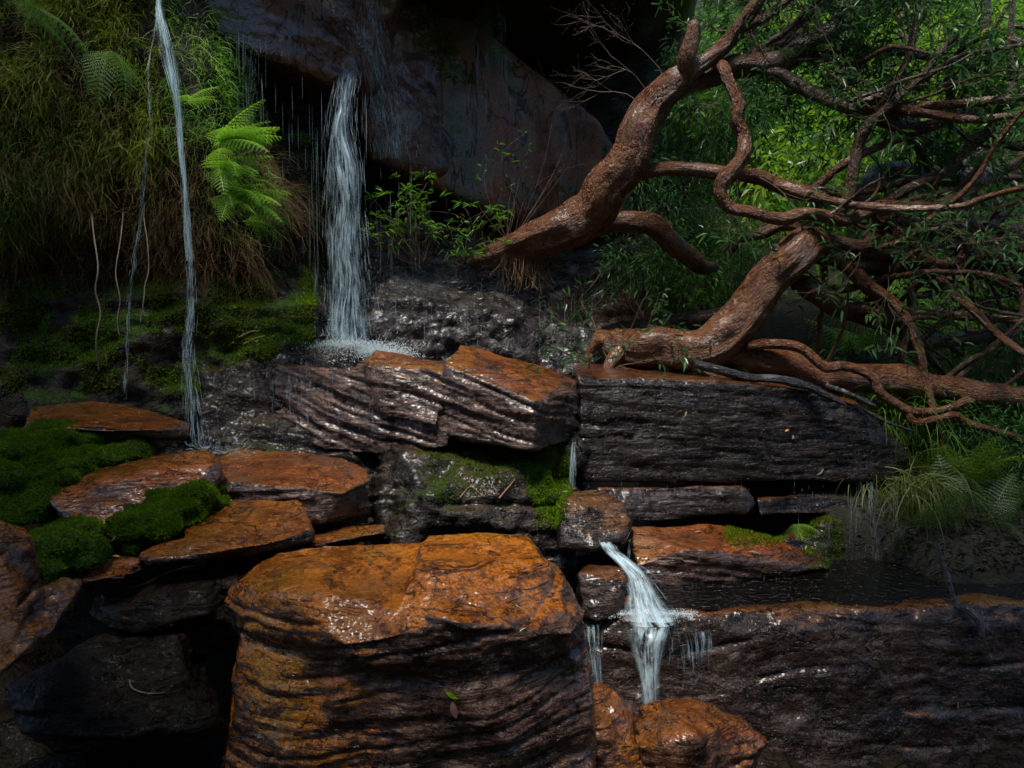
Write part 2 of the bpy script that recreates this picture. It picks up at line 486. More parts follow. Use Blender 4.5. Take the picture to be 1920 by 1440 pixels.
def rock(name, label, cat, hulls, voxel, mat, kind=None, group=None, parent=None, **kw):
    m = rock_mesh(name, hulls, voxel, mat, **kw)
    if parent is not None:
        return obj(name, m, parent)
    o = obj(name, m, None, base_of(m))
    return tag(o, label, cat, group, kind)


def sample_surface(objs, n, region=None, upmin=-1.0):
    """random surface points and normals on the objects, filtered by region(pixels) and upward normals"""
    Ps, Ns = [], []
    for o in objs:
        m = o.data
        m.calc_loop_triangles()
        nt = len(m.loop_triangles)
        T = np.empty(nt * 3, dtype=np.int32); m.loop_triangles.foreach_get('vertices', T); T = T.reshape(-1, 3)
        nv = len(m.vertices)
        V = np.empty(nv * 3, dtype=np.float32); m.vertices.foreach_get('co', V); V = V.reshape(-1, 3) + np.array(o.location) + (np.array(o.matrix_parent_inverse.translation) + np.array(o.parent.location) if o.parent else 0)
        a, b, c = V[T[:, 0]], V[T[:, 1]], V[T[:, 2]]
        nn = np.cross(b - a, c - a)
        ar = np.linalg.norm(nn, axis=1)
        nn = nn / np.maximum(ar, 1e-12)[:, None]
        cen = (a + b + c) / 3
        ok = (nn[:, 2] > upmin)
        if region is not None:
            ok &= region(pix(cen))
        ok &= (np.einsum('ij,ij->i', nn, np.array([0, 0, CAM_Z]) - cen) > -0.15)
        Ps.append((a[ok], b[ok], c[ok], nn[ok], ar[ok]))
    a, b, c, nn, ar = [np.concatenate(x) for x in zip(*Ps)]
    if len(ar) == 0:
        return np.zeros((0, 3)), np.zeros((0, 3))
    i = rng.choice(len(ar), n, p=ar / ar.sum())
    u, v = rng.random(n), rng.random(n)
    f = u + v > 1
    u[f], v[f] = 1 - u[f], 1 - v[f]
    return a[i] + (b[i] - a[i]) * u[:, None] + (c[i] - a[i]) * v[:, None], nn[i]


def unit(v):
    return v / np.maximum(np.linalg.norm(v, axis=-1, keepdims=True), 1e-9)


def tufts_mesh(name, pts, nrm, mat, size=(0.008, 0.02), blades=3, tintf=None):
    n = len(pts)
    pts = np.repeat(pts, blades, 0); nrm = np.repeat(nrm, blades, 0)
    N = len(pts)
    d = unit(nrm * 0.8 + np.array([0, 0, .35]) + rng.normal(0, .55, (N, 3)))
    L = rng.uniform(size[0], size[1], N)[:, None]
    sidev = unit(np.cross(d, rng.normal(0, 1, (N, 3))))
    w = L * 0.22
    base = pts - nrm * 0.004
    A, B, C = base - sidev * w, base + sidev * w, base + d * L
    V = np.stack([A, B, C], 1).reshape(-1, 3)
    t = np.repeat(rng.random(n), blades) * .6 + rng.random(N) * .4
    if tintf is not None:
        t = t * tintf(pts)
    return mesh_np(name, V, np.arange(3 * N).reshape(-1, 3), mat, False, np.repeat(t, 3))


def moss(label, objs, n, region, upmin=-0.5, size=(0.008, 0.02), mat='moss'):
    p, nr = sample_surface(objs, n, region, upmin)
    if len(p) == 0:
        return
    m = tufts_mesh('moss', p, nr, MT[mat], size)
    o = obj('moss', m, None, tuple(p.mean(0)))
    return tag(o, label, 'moss', None, 'stuff')


def ell(cx, cy, rx, ry, wob=0.35, seed=1):
    def f(q):
        a = ((q[:, 0] - cx) / rx) ** 2 + ((q[:, 1] - cy) / ry) ** 2
        w = fbm(np.stack([q[:, 0] / 40, q[:, 1] / 40, q[:, 0] * 0], 1), 3, seed)
        return a < 1 + wob * w * 1.5
    return f


# ------------------------------------------------------------------ strands, leaves, limbs
def ribbons(paths, width, name, mat, tint):
    """paths (N,K,3) -> flat tapered blades"""
    N, K, _ = paths.shape
    t = unit(np.gradient(paths, axis=1))
    rnd = unit(rng.normal(0, 1, (N, 1, 3)))
    s = unit(np.cross(t, np.broadcast_to(rnd, t.shape)))
    prof = np.clip(1.15 - np.linspace(0, 1, K) ** 2, 0.12, 1)[None, :, None]
    w = np.asarray(width).reshape(-1, 1, 1) * prof * 0.5
    V = np.stack([paths - s * w, paths + s * w], 2).reshape(-1, 3)
    base = (np.arange(N) * K * 2)[:, None] + np.arange(K - 1)[None] * 2
    f = np.stack([base, base + 1, base + 3, base + 2], -1).reshape(-1, 4)
    return mesh_np(name, V, f, mat, True, np.repeat(tint, K * 2))


def tubes3(paths, radius, name, mat, tint=None, sides=3, taper=None):
    """paths (N,K,3), radius (N,) or (N,K)"""
    N, K, _ = paths.shape
    t = unit(np.gradient(paths, axis=1))
    ref = np.where(np.abs(t[..., 2:3]) > 0.8, np.array([1.0, 0, 0]), np.array([0, 0, 1.0]))
    s = unit(np.cross(t, ref)); b = np.cross(t, s)
    rad = np.asarray(radius)
    if rad.ndim == 1:
        pr = np.ones(K) if taper is None else np.asarray(taper)
        rad = rad[:, None] * pr[None]
    rings = []
    for k in range(sides):
        a = 2 * math.pi * k / sides
        rings.append(paths + (s * math.cos(a) + b * math.sin(a)) * rad[..., None])
    V = np.stack(rings, 2).reshape(-1, 3)
    base = (np.arange(N) * K * sides)[:, None] + np.arange(K - 1)[None] * sides
    fs = []
    for k in range(sides):
        k2 = (k + 1) % sides
        fs.append(np.stack([base + k, base + k2, base + sides + k2, base + sides + k], -1).reshape(-1, 4))
    tt = None if tint is None else np.repeat(tint, K * sides)
    return mesh_np(name, V, np.concatenate(fs), mat, True, tt)


def leaves(pos, dirs, length, width, name, mat, tint=None, droop=0.25, fold=0.25):
    """lance-shaped folded leaves, 6 vertices each"""
    N = len(pos)
    dirs = unit(dirs)
    side = unit(np.cross(dirs, unit(rng.normal(0, .5, (N, 3)) + np.array([0, 0, 1.0]))))
    up = np.cross(side, dirs)
    L = np.broadcast_to(np.asarray(length), (N,))[:, None]; W = np.broadcast_to(np.asarray(width), (N,))[:, None]
    dn = np.array([0, 0, -1.0])
    b = pos
    l1 = pos + dirs * L * .33 + side * W * .5 + up * W * fold + dn * L * droop * .1
    r1 = pos + dirs * L * .33 - side * W * .5 + up * W * fold + dn * L * droop * .1
    l2 = pos + dirs * L * .7 + side * W * .36 + up * W * fold * .6 + dn * L * droop * .45
    r2 = pos + dirs * L * .7 - side * W * .36 + up * W * fold * .6 + dn * L * droop * .45
    tip = pos + dirs * L + dn * L * droop
    V = np.stack([b, l1, l2, tip, r2, r1], 1).reshape(-1, 3)
    i = (np.arange(N) * 6)[:, None]
    f = np.concatenate([i + np.array([[0, 1, 2, 3]]), i + np.array([[0, 3, 4, 5]])]).reshape(-1, 4)
    if tint is None:
        tint = rng.random(N)
    return mesh_np(name, V, f, mat, False, np.repeat(tint, 6))


def catmull(pts, step):
    pts = np.asarray(pts, dtype=float)
    ext_ = np.concatenate([[2 * pts[0] - pts[1]], pts, [2 * pts[-1] - pts[-2]]])
    out = []
    for i in range(len(pts) - 1):
        p0, p1, p2, p3 = ext_[i:i + 4]
        n = max(2, int(np.linalg.norm((p2 - p1)[:3]) / step))
        t = np.linspace(0, 1, n, endpoint=False)[:, None]
        out.append(0.5 * (2 * p1 + (p2 - p0) * t + (2 * p0 - 5 * p1 + 4 * p2 - p3) * t ** 2 + (3 * p1 - p0 - 3 * p2 + p3) * t ** 3))
    out.append(pts[-1:])
    return np.concatenate(out)


def limb_mesh(name, path, mat, sides=14, knot=0.12, seed=0, step=None):
    """path [(px,py,d,r_px)] -> gnarled tapered limb"""
    q = np.array([[*P(a, b, d), r * mpp(d)] for a, b, d, r in path])
    rm = q[:, 3].mean()
    c = catmull(q, step or max(0.012, rm * 0.5))
    pos, rad = c[:, :3], np.maximum(c[:, 3], 0.0012)
    # small wander so limbs do not look like pipes
    pos = pos + np.stack([noise(pos * 6 + 9, seed), noise(pos * 6 + 40, seed + 1), noise(pos * 6 + 80, seed + 2)], 1) * (rad * 0.3)[:, None]
    t = unit(np.gradient(pos, axis=0))
    s = np.zeros_like(t); ref = np.array([0.1, 0.9, 0.3])
    prev = unit(np.cross(t[0], ref))
    for i in range(len(t)):
        prev = prev - t[i] * (prev @ t[i]); prev = prev / np.linalg.norm(prev); s[i] = prev
    b = np.cross(t, s)
    K = len(pos)
    V, UV = [], []
    ln = np.concatenate([[0], np.cumsum(np.linalg.norm(np.diff(pos, axis=0), axis=1))])
    for k in range(sides + 1):
        a = 2 * math.pi * k / sides
        d = s * math.cos(a) + b * math.sin(a)
        ca = np.stack([np.full(K, math.cos(a) * 1.6), np.full(K, math.sin(a) * 1.6), ln / np.maximum(rm, .006) * 0.28], 1)
        ca2 = np.stack([np.full(K, math.cos(a) * 4.5), np.full(K, math.sin(a) * 4.5), ln / np.maximum(rm, .006) * 0.12], 1)
        bump = knot * fbm(ca + seed * 7, 3, seed) + knot * .55 * noise(ca2, seed + 8) + knot * .4 * noise(ca2 * np.array([2, 2, 5.0]), seed + 9)
        V.append(pos + d * (rad * (1 + bump))[:, None])
        UV.append(np.stack([np.full(K, k / sides * 2 * math.pi * rm), ln], 1))
    V = np.stack(V, 1).reshape(-1, 3); UV = np.stack(UV, 1).reshape(-1, 2)
    S = sides + 1
    base = (np.arange(K - 1) * S)[:, None] + np.arange(sides)[None]
    f = np.stack([base, base + 1, base + S + 1, base + S], -1).reshape(-1, 4)
    # end caps
    nv = len(V)
    V = np.concatenate([V, [pos[0] - t[0] * rad[0] * .5], [pos[-1] + t[-1] * rad[-1] * .8]]); UV = np.concatenate([UV, [[0, 0]], [[0, ln[-1]]]])
    c0 = np.stack([np.full(sides, nv), np.arange(sides) + 1, np.arange(sides), np.arange(sides)], 1)
    e = (K - 1) * S + np.arange(sides)
    c1 = np.stack([np.full(sides, nv + 1), e, e + 1, e + 1], 1)
    bmf = [tuple(x) for x in f] + [tuple(x[:3]) for x in c0] + [tuple(x[:3]) for x in c1]
    m = bpy.data.meshes.new(name)
    m.from_pydata(V.tolist(), [], bmf)
    l = m.uv_layers.new(name='UVMap')
    li = np.empty(len(m.loops), dtype=np.int32); m.loops.foreach_get('vertex_index', li)
    l.data.foreach_set('uv', UV[li].astype(np.float32).ravel())
    m.polygons.foreach_set('use_smooth', np.full(len(m.polygons), True))
    m.materials.append(mat)
    m.update()
    return m, c


def twig_system(starts, dirs, gens, length, spread, r0, seed, grav=0.0):
    """branching twigs: returns list of (K,3) paths with radii and tips; vectorised per generation"""
    rg = np.random.default_rng(seed)
    K = 7
    allp, allr = [], []
    p, d, L, r = np.array(starts, float), unit(np.array(dirs, float)), length, r0
    tips, tdir = None, None
    for g in range(gens):
        n = len(p)
        ll = L * rg.uniform(.6, 1.3, n)[:, None]
        path = [p]
        dd = d.copy()
        for k in range(K - 1):
            dd = unit(dd + rg.normal(0, .16, (n, 3)) + np.array([0, 0, grav]))
            path.append(path[-1] + dd * ll / (K - 1))
        path = np.stack(path, 1)
        rad = r * np.linspace(1, .45, K)[None] * np.ones((n, 1))
        allp.append(path); allr.append(rad)
        kids_p, kids_d = [], []
        for k in (3, 4, 5, 6):
            tdir = unit(path[:, k] - path[:, k - 1])
            kids_p.append(path[:, k]); kids_d.append(unit(tdir + rg.normal(0, spread, (n, 3))))
        p, d = np.concatenate(kids_p), np.concatenate(kids_d)
        L *= .6; r *= .55
    return np.concatenate(allp), np.concatenate(allr), p, d


# ------------------------------------------------------------------ the setting: ground, hillside, gorge with added wall
def sheet(name, xs, ys, zf, mat, kind='structure', label=None):
    X, Y = np.meshgrid(xs, ys, indexing='ij')
    Z = zf(X, Y)
    V = np.stack([X, Y, Z], -1).reshape(-1, 3)
    nx, ny = len(xs), len(ys)
    i = (np.arange(nx - 1) * ny)[:, None] + np.arange(ny - 1)[None]
    f = np.stack([i, i + ny, i + ny + 1, i + 1], -1).reshape(-1, 4)
    o = obj(name, mesh_np(name, V, f, mat))
    return tag(o, label, None, None, kind)


def nz2(X, Y, s, seed=0):
    q = np.stack([X.ravel() * s, Y.ravel() * s, X.ravel() * 0 + .5], 1)
    return fbm(q, 4, seed).reshape(X.shape)


sheet('ground', np.linspace(-40, 40, 41), np.linspace(-40, 50, 46), lambda X, Y: -0.75 + 0 * X, MT['hill'])


def hill_z(X, Y):
    rise = np.clip(Y - 6.0 + 0.25 * X, 0, 30)
    z = 0.3 + 0.28 * np.clip(Y - 3.75, 0, 3) + rise * 0.5 + 0.06 * nz2(X, Y, 2.5, 4) + 0.25 * nz2(X, Y, .7, 3) * np.clip(Y - 4.4, 0, 1)
    z = z - np.clip(3.75 - Y, 0, 3) * 1.5
    edge = 1.3 + np.clip(5.0 - Y, 0, 1) * .75
    left = np.clip((edge - X) / np.clip(1.5 - np.clip(5.0 - Y, 0, 1) * 1.2, .3, 2), 0, 1)
    return z * (1 - left) + (-0.9) * left


hill = sheet('hillside', np.concatenate([np.linspace(0.2, 4, 90), np.linspace(4.2, 26, 70)]), np.concatenate([np.linspace(2.8, 7, 110), np.linspace(7.2, 24, 70)]), hill_z, MT['hill'])


def block_wall_z(X, Y):
    r = np.clip(-(Y + 1.6), 0, 8)
    return -0.7 + 7.5 * (1 - np.exp(-(r / 1.6) ** 1.5)) + .5 * nz2(X, Y, .6, 9)


sheet('added_light_block_wall', np.linspace(-12, 14, 60), np.linspace(-9, -0.6, 40), block_wall_z, MT['bank'])  # unseen wall behind the camera, added so light falls mainly from overhead

# cliff masses and an added shading roof
cliff = []


def cl(hulls, mat='cliff', voxel=0.045, **kw):
    o = rock('cliff', None, None, hulls, voxel, MT[mat], kind='structure', **kw)
    cliff.append(o)
    return o


cl([ext([(330, -300, 7.3), (1300, -300, 7.3), (1280, 620, 7.0), (330, 700, 7.0)], 1.5)], big=(.15, .9))
shade_roof = cl([ext([(290, -420, 4.7), (1340, -420, 5.7), (1330, -70, 5.8), (1235, -70, 5.5), (760, -55, 5.2), (640, -65, 4.95), (290, -75, 4.75)], 3.2)], voxel=.06, big=(.15, .9))  # unseen overhead block, added to keep the recess and cliff slab in shade
over = cl([ext([(262, -90, 4.9), (760, -90, 5.5), (725, 60, 5.5), (690, 150, 5.4), (645, 165, 5.3), (560, 140, 5.2), (490, 110, 5.0), (420, 70, 4.9), (330, 30, 4.75), (285, -5, 4.7)], 2.2)], mat='wetcliff', voxel=.028, big=(.08, 1.6), lay=(.02, 5))
col_ = cl([ext([(670, -90, 5.75), (800, -90, 5.95), (830, 150, 6.0), (850, 330, 6.0), (780, 325, 5.85), (690, 290, 5.65), (660, 150, 5.6)], 1.4)], mat='wetcliff', voxel=.03, big=(.05, 1.3), lay=(.012, 3))
slab_c = tag(rock('cliff', None, None, [ext([(775, -40, 6.1), (860, 60, 6.2), (930, 118, 6.25), (985, 125, 6.3), (1062, 178, 6.3), (1120, 228, 6.35), (1150, 272, 6.4), (1170, 330, 6.4), (1195, 430, 6.4), (960, 425, 6.1), (935, 392, 5.95), (860, 368, 5.95), (780, 330, 5.95)], 0.9)], 0.028, MT['slabcliff'], kind='structure', big=(.03, 1.2), lay=(.006, 3)), kind='structure')
cliff.append(slab_c)
# left bank: bulging upper part with an undercut below
bank_u = cl([ext([(-500, -200, 4.3), (255, -200, 4.6), (285, 60, 4.55), (290, 230, 4.45), (380, 240, 4.5), (480, 340, 4.65), (520, 430, 4.75), (460, 500, 4.7), (200, 540, 4.6), (-500, 560, 4.3)], 2.0)], mat='bank', voxel=.035, big=(.12, 1.8), lay=(.02, 5))
bank_l = cl([ext([(-500, 480, 4.45), (100, 520, 4.55), (350, 530, 4.62), (540, 500, 4.9), (585, 560, 4.88), (580, 660, 4.78), (400, 690, 4.52), (360, 900, 4.42), (-100, 980, 4.2), (-500, 900, 4.1)], 1.6)], mat='bank', voxel=.028, big=(.09, 2.2), lay=(.03, 5), fine=.02)
column = cl([ext([(520, 250, 5.3), (575, 235, 5.35), (585, 420, 5.3), (580, 640, 5.2), (490, 640, 5.1), (505, 400, 5.2)], .9)], mat='bank', voxel=.03, big=(.04, 3))
rear = cl([ext([(560, 380, 6.0), (700, 400, 6.0), (1000, 440, 6.3), (1300, 470, 6.5), (1300, 800, 6.2), (560, 800, 5.7)], 1.0)], mat='overhang', voxel=.04, big=(.1, 1.5))

# mud bed of the dark gap and of the creek
sheet('creek_bed', np.linspace(-4.5, 4.5, 110), np.linspace(0.6, 5.0, 80),
      lambda X, Y: -0.55 + 0.2 * np.clip(Y - 2, 0, 3) + np.clip(-X - .5, 0, 3) * .22 + .1 * nz2(X, Y, 1.8, 5) + .03 * nz2(X, Y, 7, 6), MT['pit'])

# ------------------------------------------------------------------ rocks
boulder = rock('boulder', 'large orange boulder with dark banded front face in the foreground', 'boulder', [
    # cap
    np.concatenate([PP([(412, 1132, 2.7), (440, 1090, 2.72), (520, 1030, 2.95), (610, 1016, 3.05), (800, 1026, 3.05), (985, 1036, 2.92), (1060, 1098, 2.72), (1103, 1140, 2.6),
                        (1112, 1200, 2.55), (1090, 1270, 2.5), (680, 1120, 2.42), (530, 1115, 2.5), (640, 1210, 2.3), (860, 1170, 2.3), (1060, 1190, 2.4), (700, 1275, 2.3), (900, 1280, 2.32), (490, 1190, 2.55)]),
                    PP([(520, 1250, 3.0), (1080, 1270, 3.0)])],),
    # raised step on the right of the top
    PP([(788, 1032, 2.75), (803, 1003, 3.04), (990, 1012, 2.96), (1014, 1044, 2.72), (900, 1046, 2.68), (776, 1066, 2.52), (745, 1125, 2.4), (860, 1178, 2.27), (1075, 1190, 2.4), (1104, 1150, 2.58), (1050, 1200, 2.8), (720, 1150, 2.8)]),
    # lower body
    np.concatenate([PP([(470, 1180, 2.62), (640, 1220, 2.37), (900, 1215, 2.33), (1102, 1190, 2.54), (1108, 1330, 2.5), (448, 1320, 2.5), (408, 1520, 2.45), (640, 1560, 2.28), (950, 1560, 2.27), (1116, 1500, 2.45)]),
                    PP([(480, 1300, 3.0), (1080, 1300, 3.0), (430, 1400, 3.0), (1110, 1400, 3.0)]), np.array([[-.75, 2.2, -.7], [.22, 2.2, -.7], [-.75, 2.9, -.7], [.22, 2.9, -.7]])]),
], 0.0085, MT['boulder'], smooth=4, big=(.028, 2.6), lay=(.011, 15), bed=(-.14, -.12, 1), fine=.008, seed=3, grooves=((.12, .006, .02), (.047, .0045, .01), (.022, .003, .004)))

slab_a = rock('rock_slab', 'flat wet orange slab lying highest on the left below the mossy bank', 'rock', [
    np.concatenate([PP([(55, 762, 4.25), (175, 748, 4.4), (275, 765, 4.3), (350, 795, 4.05), (353, 812, 3.98), (290, 806, 3.75), (60, 800, 3.7), (45, 815, 3.75)]),
                    PP([(75, 832, 3.8), (290, 842, 3.85), (340, 828, 4.0), (70, 830, 4.3), (330, 830, 4.3)])])], .010, MT['slab'], smooth=3, big=(.012, 3), lay=(.014, 26), bed=(.06, 0, 1), fine=.005, seed=5)
slab_b = rock('rock_slab', 'sloping slab with orange top edge and grey brown face between the moss cushions', 'rock', [
    np.concatenate([PP([(190, 872, 3.62), (300, 850, 3.68), (390, 840, 3.68), (420, 866, 3.6), (128, 892, 3.42), (200, 890, 3.43), (320, 874, 3.44), (402, 870, 3.5), (426, 893, 3.5)]),
                    PP([(88, 935, 3.22), (100, 965, 3.18), (150, 992, 3.08), (250, 990, 3.12), (330, 955, 3.22), (395, 925, 3.42), (100, 960, 3.9), (400, 950, 3.9)])])], .010, MT['slab'], smooth=3, big=(.02, 3), lay=(.016, 22), bed=(.1, -.35, 1), fine=.007, seed=6)
slab_c2 = rock('rock_slab', 'broad wet russet slab where the left stream splashes', 'rock', [
    np.concatenate([PP([(398, 858, 3.95), (440, 840, 4.1), (545, 843, 4.12), (640, 862, 4.0), (690, 880, 3.85), (692, 900, 3.75), (645, 925, 3.52), (520, 915, 3.48), (425, 905, 3.52)]),
                    PP([(420, 960, 3.5), (600, 985, 3.5), (690, 960, 3.75), (430, 960, 4.0), (690, 980, 4.0)])])], .010, MT['slab'], smooth=3, big=(.015, 3), lay=(.014, 22), bed=(.04, 0, 1), fine=.006, seed=7)
slab_d = rock('rock_slab', 'flat orange brown slab directly behind the foreground boulder', 'rock', [
    np.concatenate([PP([(345, 975, 3.3), (440, 938, 3.45), (560, 936, 3.45), (583, 960, 3.35), (586, 990, 3.2), (520, 1014, 3.02), (370, 1040, 2.9), (350, 1030, 2.95)]),
                    PP([(370, 1058, 2.95), (520, 1035, 3.05), (585, 1015, 3.2), (360, 1040, 3.4), (560, 1040, 3.4)])]),
    PP([(270, 1040, 2.95), (300, 1018, 3.05), (370, 1000, 3.1), (380, 1042, 2.92), (280, 1052, 2.9), (290, 1060, 3.0), (370, 1060, 3.0)])], .009, MT['amber'], smooth=3, big=(.014, 3), lay=(.012, 24), bed=(.03, 0, 1), fine=.005, seed=8)
rock_s = rock('rock', 'small low orange rock with a yellow leaf on it', 'rock', [PP([(140, 1082, 2.85), (170, 1052, 2.95), (215, 1038, 3.0), (265, 1040, 3.0), (272, 1060, 2.92), (230, 1084, 2.82), (160, 1090, 2.8), (150, 1100, 3.0), (265, 1090, 3.0)])], .008, MT['slab'], smooth=3, big=(.015, 5), lay=(.01, 26), seed=9)
rock_e = rock('rock', 'tall orange rock cut by the left edge of the picture', 'rock', [PP([(-60, 990, 2.3), (0, 975, 2.35), (40, 990, 2.4), (62, 1030, 2.4), (68, 1090, 2.35), (40, 1150, 2.2), (-60, 1260, 2.0), (-60, 1000, 2.8), (60, 1080, 2.8)])], .008, MT['amber'], smooth=4, big=(.035, 5), lay=(.012, 16), bed=(.6, 0, .8), seed=10, fine=.014, grooves=((.06, .005, .014),))
rock_w = rock('rock', 'slanting orange wedge of rock at the lower left edge', 'rock', [PP([(-60, 1190, 2.05), (60, 1110, 2.2), (110, 1092, 2.3), (138, 1100, 2.32), (142, 1140, 2.28), (100, 1185, 2.15), (0, 1260, 1.95), (-60, 1300, 1.9), (100, 1160, 2.6), (-60, 1250, 2.6)])], .008, MT['amber'], smooth=4, big=(.03, 5), lay=(.014, 20), bed=(-.5, -.3, .8), seed=12, fine=.014, grooves=((.06, .005, .014),))

main = rock('rock_ledge', 'banded stone ledge with tilted layers in the middle below the waterfall', 'rock ledge', [
    PP([(690, 688, 4.25), (708, 656, 4.45), (765, 662, 4.5), (838, 678, 4.4), (838, 700, 4.15), (700, 720, 4.2), (640, 700, 4.45), (820, 800, 4.05), (720, 780, 4.15), (820, 700, 4.9), (700, 700, 4.9)]),
    PP([(832, 690, 4.12), (860, 645, 4.45), (905, 662, 4.55), (1000, 690, 4.5), (1078, 712, 4.42), (1086, 730, 4.35), (1003, 752, 3.9), (925, 722, 4.0), (1000, 842, 3.88), (1086, 822, 4.32), (840, 815, 4.05), (860, 830, 4.1), (1080, 820, 4.9), (850, 800, 4.9)]),
    PP([(520, 688, 4.55), (700, 692, 4.25), (840, 720, 4.1), (842, 838, 4.06), (700, 855, 4.18), (520, 830, 4.42), (520, 720, 4.9), (840, 820, 4.9)]),
], .0095, MT['ledge'], smooth=3, big=(.018, 2.4), lay=(.014, 19), bed=(.32, .06, 1), fine=.007, seed=14, grooves=((.085, .006, .02), (.031, .004, .009), (.018, .003, .005)))
fall_ledge = rock('rock_ledge', 'dark dripping rock shelf under the main waterfall', 'rock ledge', [
    PP([(370, 700, 4.5), (420, 672, 4.8), (560, 664, 4.85), (720, 668, 4.75), (760, 655, 5.0), (580, 640, 5.3), (420, 650, 5.1), (380, 850, 4.2), (560, 860, 4.2), (720, 800, 4.35), (720, 1000, 4.1), (560, 960, 4.1), (740, 1120, 4.1), (480, 1100, 4.1), (720, 1100, 5.0), (380, 960, 5.0)])],
    .014, MT['mossdark'], smooth=3, big=(.08, 3), lay=(.03, 10), bed=(.2, 0, 1), fine=.02, seed=15)
under = rock('rock', 'dark mossy rock face in the hollow below the banded ledge', 'rock', [
    PP([(700, 800, 4.25), (1080, 810, 4.4), (1060, 960, 4.1), (1040, 1010, 3.9), (740, 1000, 3.9), (720, 950, 4.0), (820, 930, 3.85), (1000, 935, 3.85), (1060, 1060, 3.8), (740, 1060, 3.8), (720, 1060, 4.8), (1070, 1060, 4.8)])],
    .015, MT['mossdark'], smooth=3, big=(.1, 3.2), lay=(.03, 9), fine=.02, seed=16, grooves=((.14, .012, .05),))
right_b = rock('rock_ledge', 'long dark stone block with fine horizontal layers on the right', 'rock ledge', [
    PP([(1080, 702, 4.35), (1300, 712, 4.4), (1520, 728, 4.45), (1610, 760, 4.5), (1700, 850, 4.6), (1703, 890, 4.6), (1660, 903, 4.5), (1090, 900, 4.25), (1086, 720, 4.3), (1300, 690, 5.3), (1080, 680, 5.3), (1600, 735, 5.3), (1080, 880, 5.2), (1700, 890, 5.2)])],
    .0125, MT['dark'], smooth=3, big=(.02, 1.8), lay=(.007, 24), bed=(.1, .02, 1), fine=.005, seed=17, grooves=((.09, .005, .014), (.037, .004, .007), (.019, .003, .004)))
low1 = rock('rock_slab', 'thin dark slab wedged under the long right block', 'rock', [PP([(1120, 915, 4.2), (1390, 912, 4.25), (1412, 940, 4.25), (1400, 965, 4.2), (1180, 982, 4.1), (1110, 960, 4.1), (1120, 960, 5), (1400, 960, 5), (1120, 912, 5), (1400, 912, 5)])], .012, MT['dark'], smooth=4, big=(.02, 2.6), lay=(.015, 14), seed=18)
low2 = rock('rock_slab', 'small grey slab to the right of the wedged slab', 'rock', [PP([(1416, 935, 4.3), (1520, 925, 4.4), (1600, 940, 4.45), (1600, 962, 4.4), (1425, 968, 4.25), (1420, 960, 5), (1600, 960, 5), (1420, 925, 5)])], .012, MT['dark'], smooth=4, big=(.02, 2.6), lay=(.012, 14), seed=19)
low3 = rock('rock_slab', 'red brown slab over a dark hollow behind the shallow pool', 'rock', [
    PP([(1180, 985, 4.0), (1340, 985, 4.1), (1450, 1010, 4.0), (1545, 1045, 3.95), (1550, 1065, 3.9), (1470, 1066, 3.82), (1380, 1050, 3.78), (1290, 1085, 3.7), (1210, 1115, 3.65), (1185, 1110, 3.7), (1190, 1060, 3.7), (1290, 1030, 3.72), (1190, 1090, 4.6), (1540, 1060, 4.6)])], .011, MT['slab'], smooth=3, big=(.02, 2.6), lay=(.02, 13), bed=(.15, 0, 1), seed=20)
low4 = rock('rock', 'mossy brown rock under the dripping right end of the block', 'rock', [PP([(1540, 985, 4.3), (1580, 975, 4.35), (1640, 1000, 4.4), (1640, 1115, 4.2), (1490, 1118, 4.1), (1500, 1060, 4.15), (1640, 1120, 5), (1500, 1120, 5), (1560, 960, 5)]), PP([(1180, 1010, 4.2), (1650, 1010, 4.3), (1650, 1130, 4.2), (1180, 1130, 4.1), (1180, 1010, 5), (1650, 1010, 5), (1650, 1130, 5), (1180, 1130, 5)])], .015, MT['dark'], smooth=4, big=(.05, 3), lay=(.02, 8), seed=21)
round_r = rock('rock', 'rounded dark rock with moss tucked below the ledge corner', 'rock', [PP([(1050, 950, 3.75), (1065, 925, 3.9), (1130, 918, 3.95), (1172, 945, 3.85), (1184, 985, 3.75), (1165, 1015, 3.65), (1110, 1030, 3.6), (1050, 1030, 3.65), (1050, 1030, 4.2), (1180, 1000, 4.2), (1060, 925, 4.2)])], .010, MT['dark'], smooth=8, big=(.02, 3), lay=(.006, 12), seed=22)
block_r = rock('rock', 'small square dark rock beside the little cascade', 'rock', [PP([(1085, 1072, 3.35), (1120, 1062, 3.45), (1176, 1062, 3.42), (1178, 1090, 3.32), (1160, 1150, 3.28), (1120, 1166, 3.24), (1090, 1150, 3.28), (1085, 1160, 3.7), (1170, 1150, 3.7), (1100, 1060, 3.7)])], .008, MT['brownface'], smooth=4, big=(.012, 4), lay=(.006, 14), seed=23)
low_ledge = rock('rock_ledge', 'wide brown rock ledge with orange lip across the lower right', 'rock ledge', [
    PP([(1095, 1168, 3.3), (1250, 1150, 3.32), (1500, 1142, 3.35), (1800, 1134, 3.4), (2100, 1134, 3.45), (2100, 1100, 4.1), (1100, 1100, 4.1), (1110, 1200, 3.26), (1400, 1180, 3.28), (2100, 1165, 3.38), (1100, 1500, 3.1), (1500, 1520, 3.1), (2100, 1520, 3.2), (1090, 1500, 4), (2100, 1500, 4)])],
    .0135, MT['brownface'], smooth=5, big=(.03, 2.0), lay=(.01, 9), fine=.011, seed=24, grooves=((.16, .008, .02),))
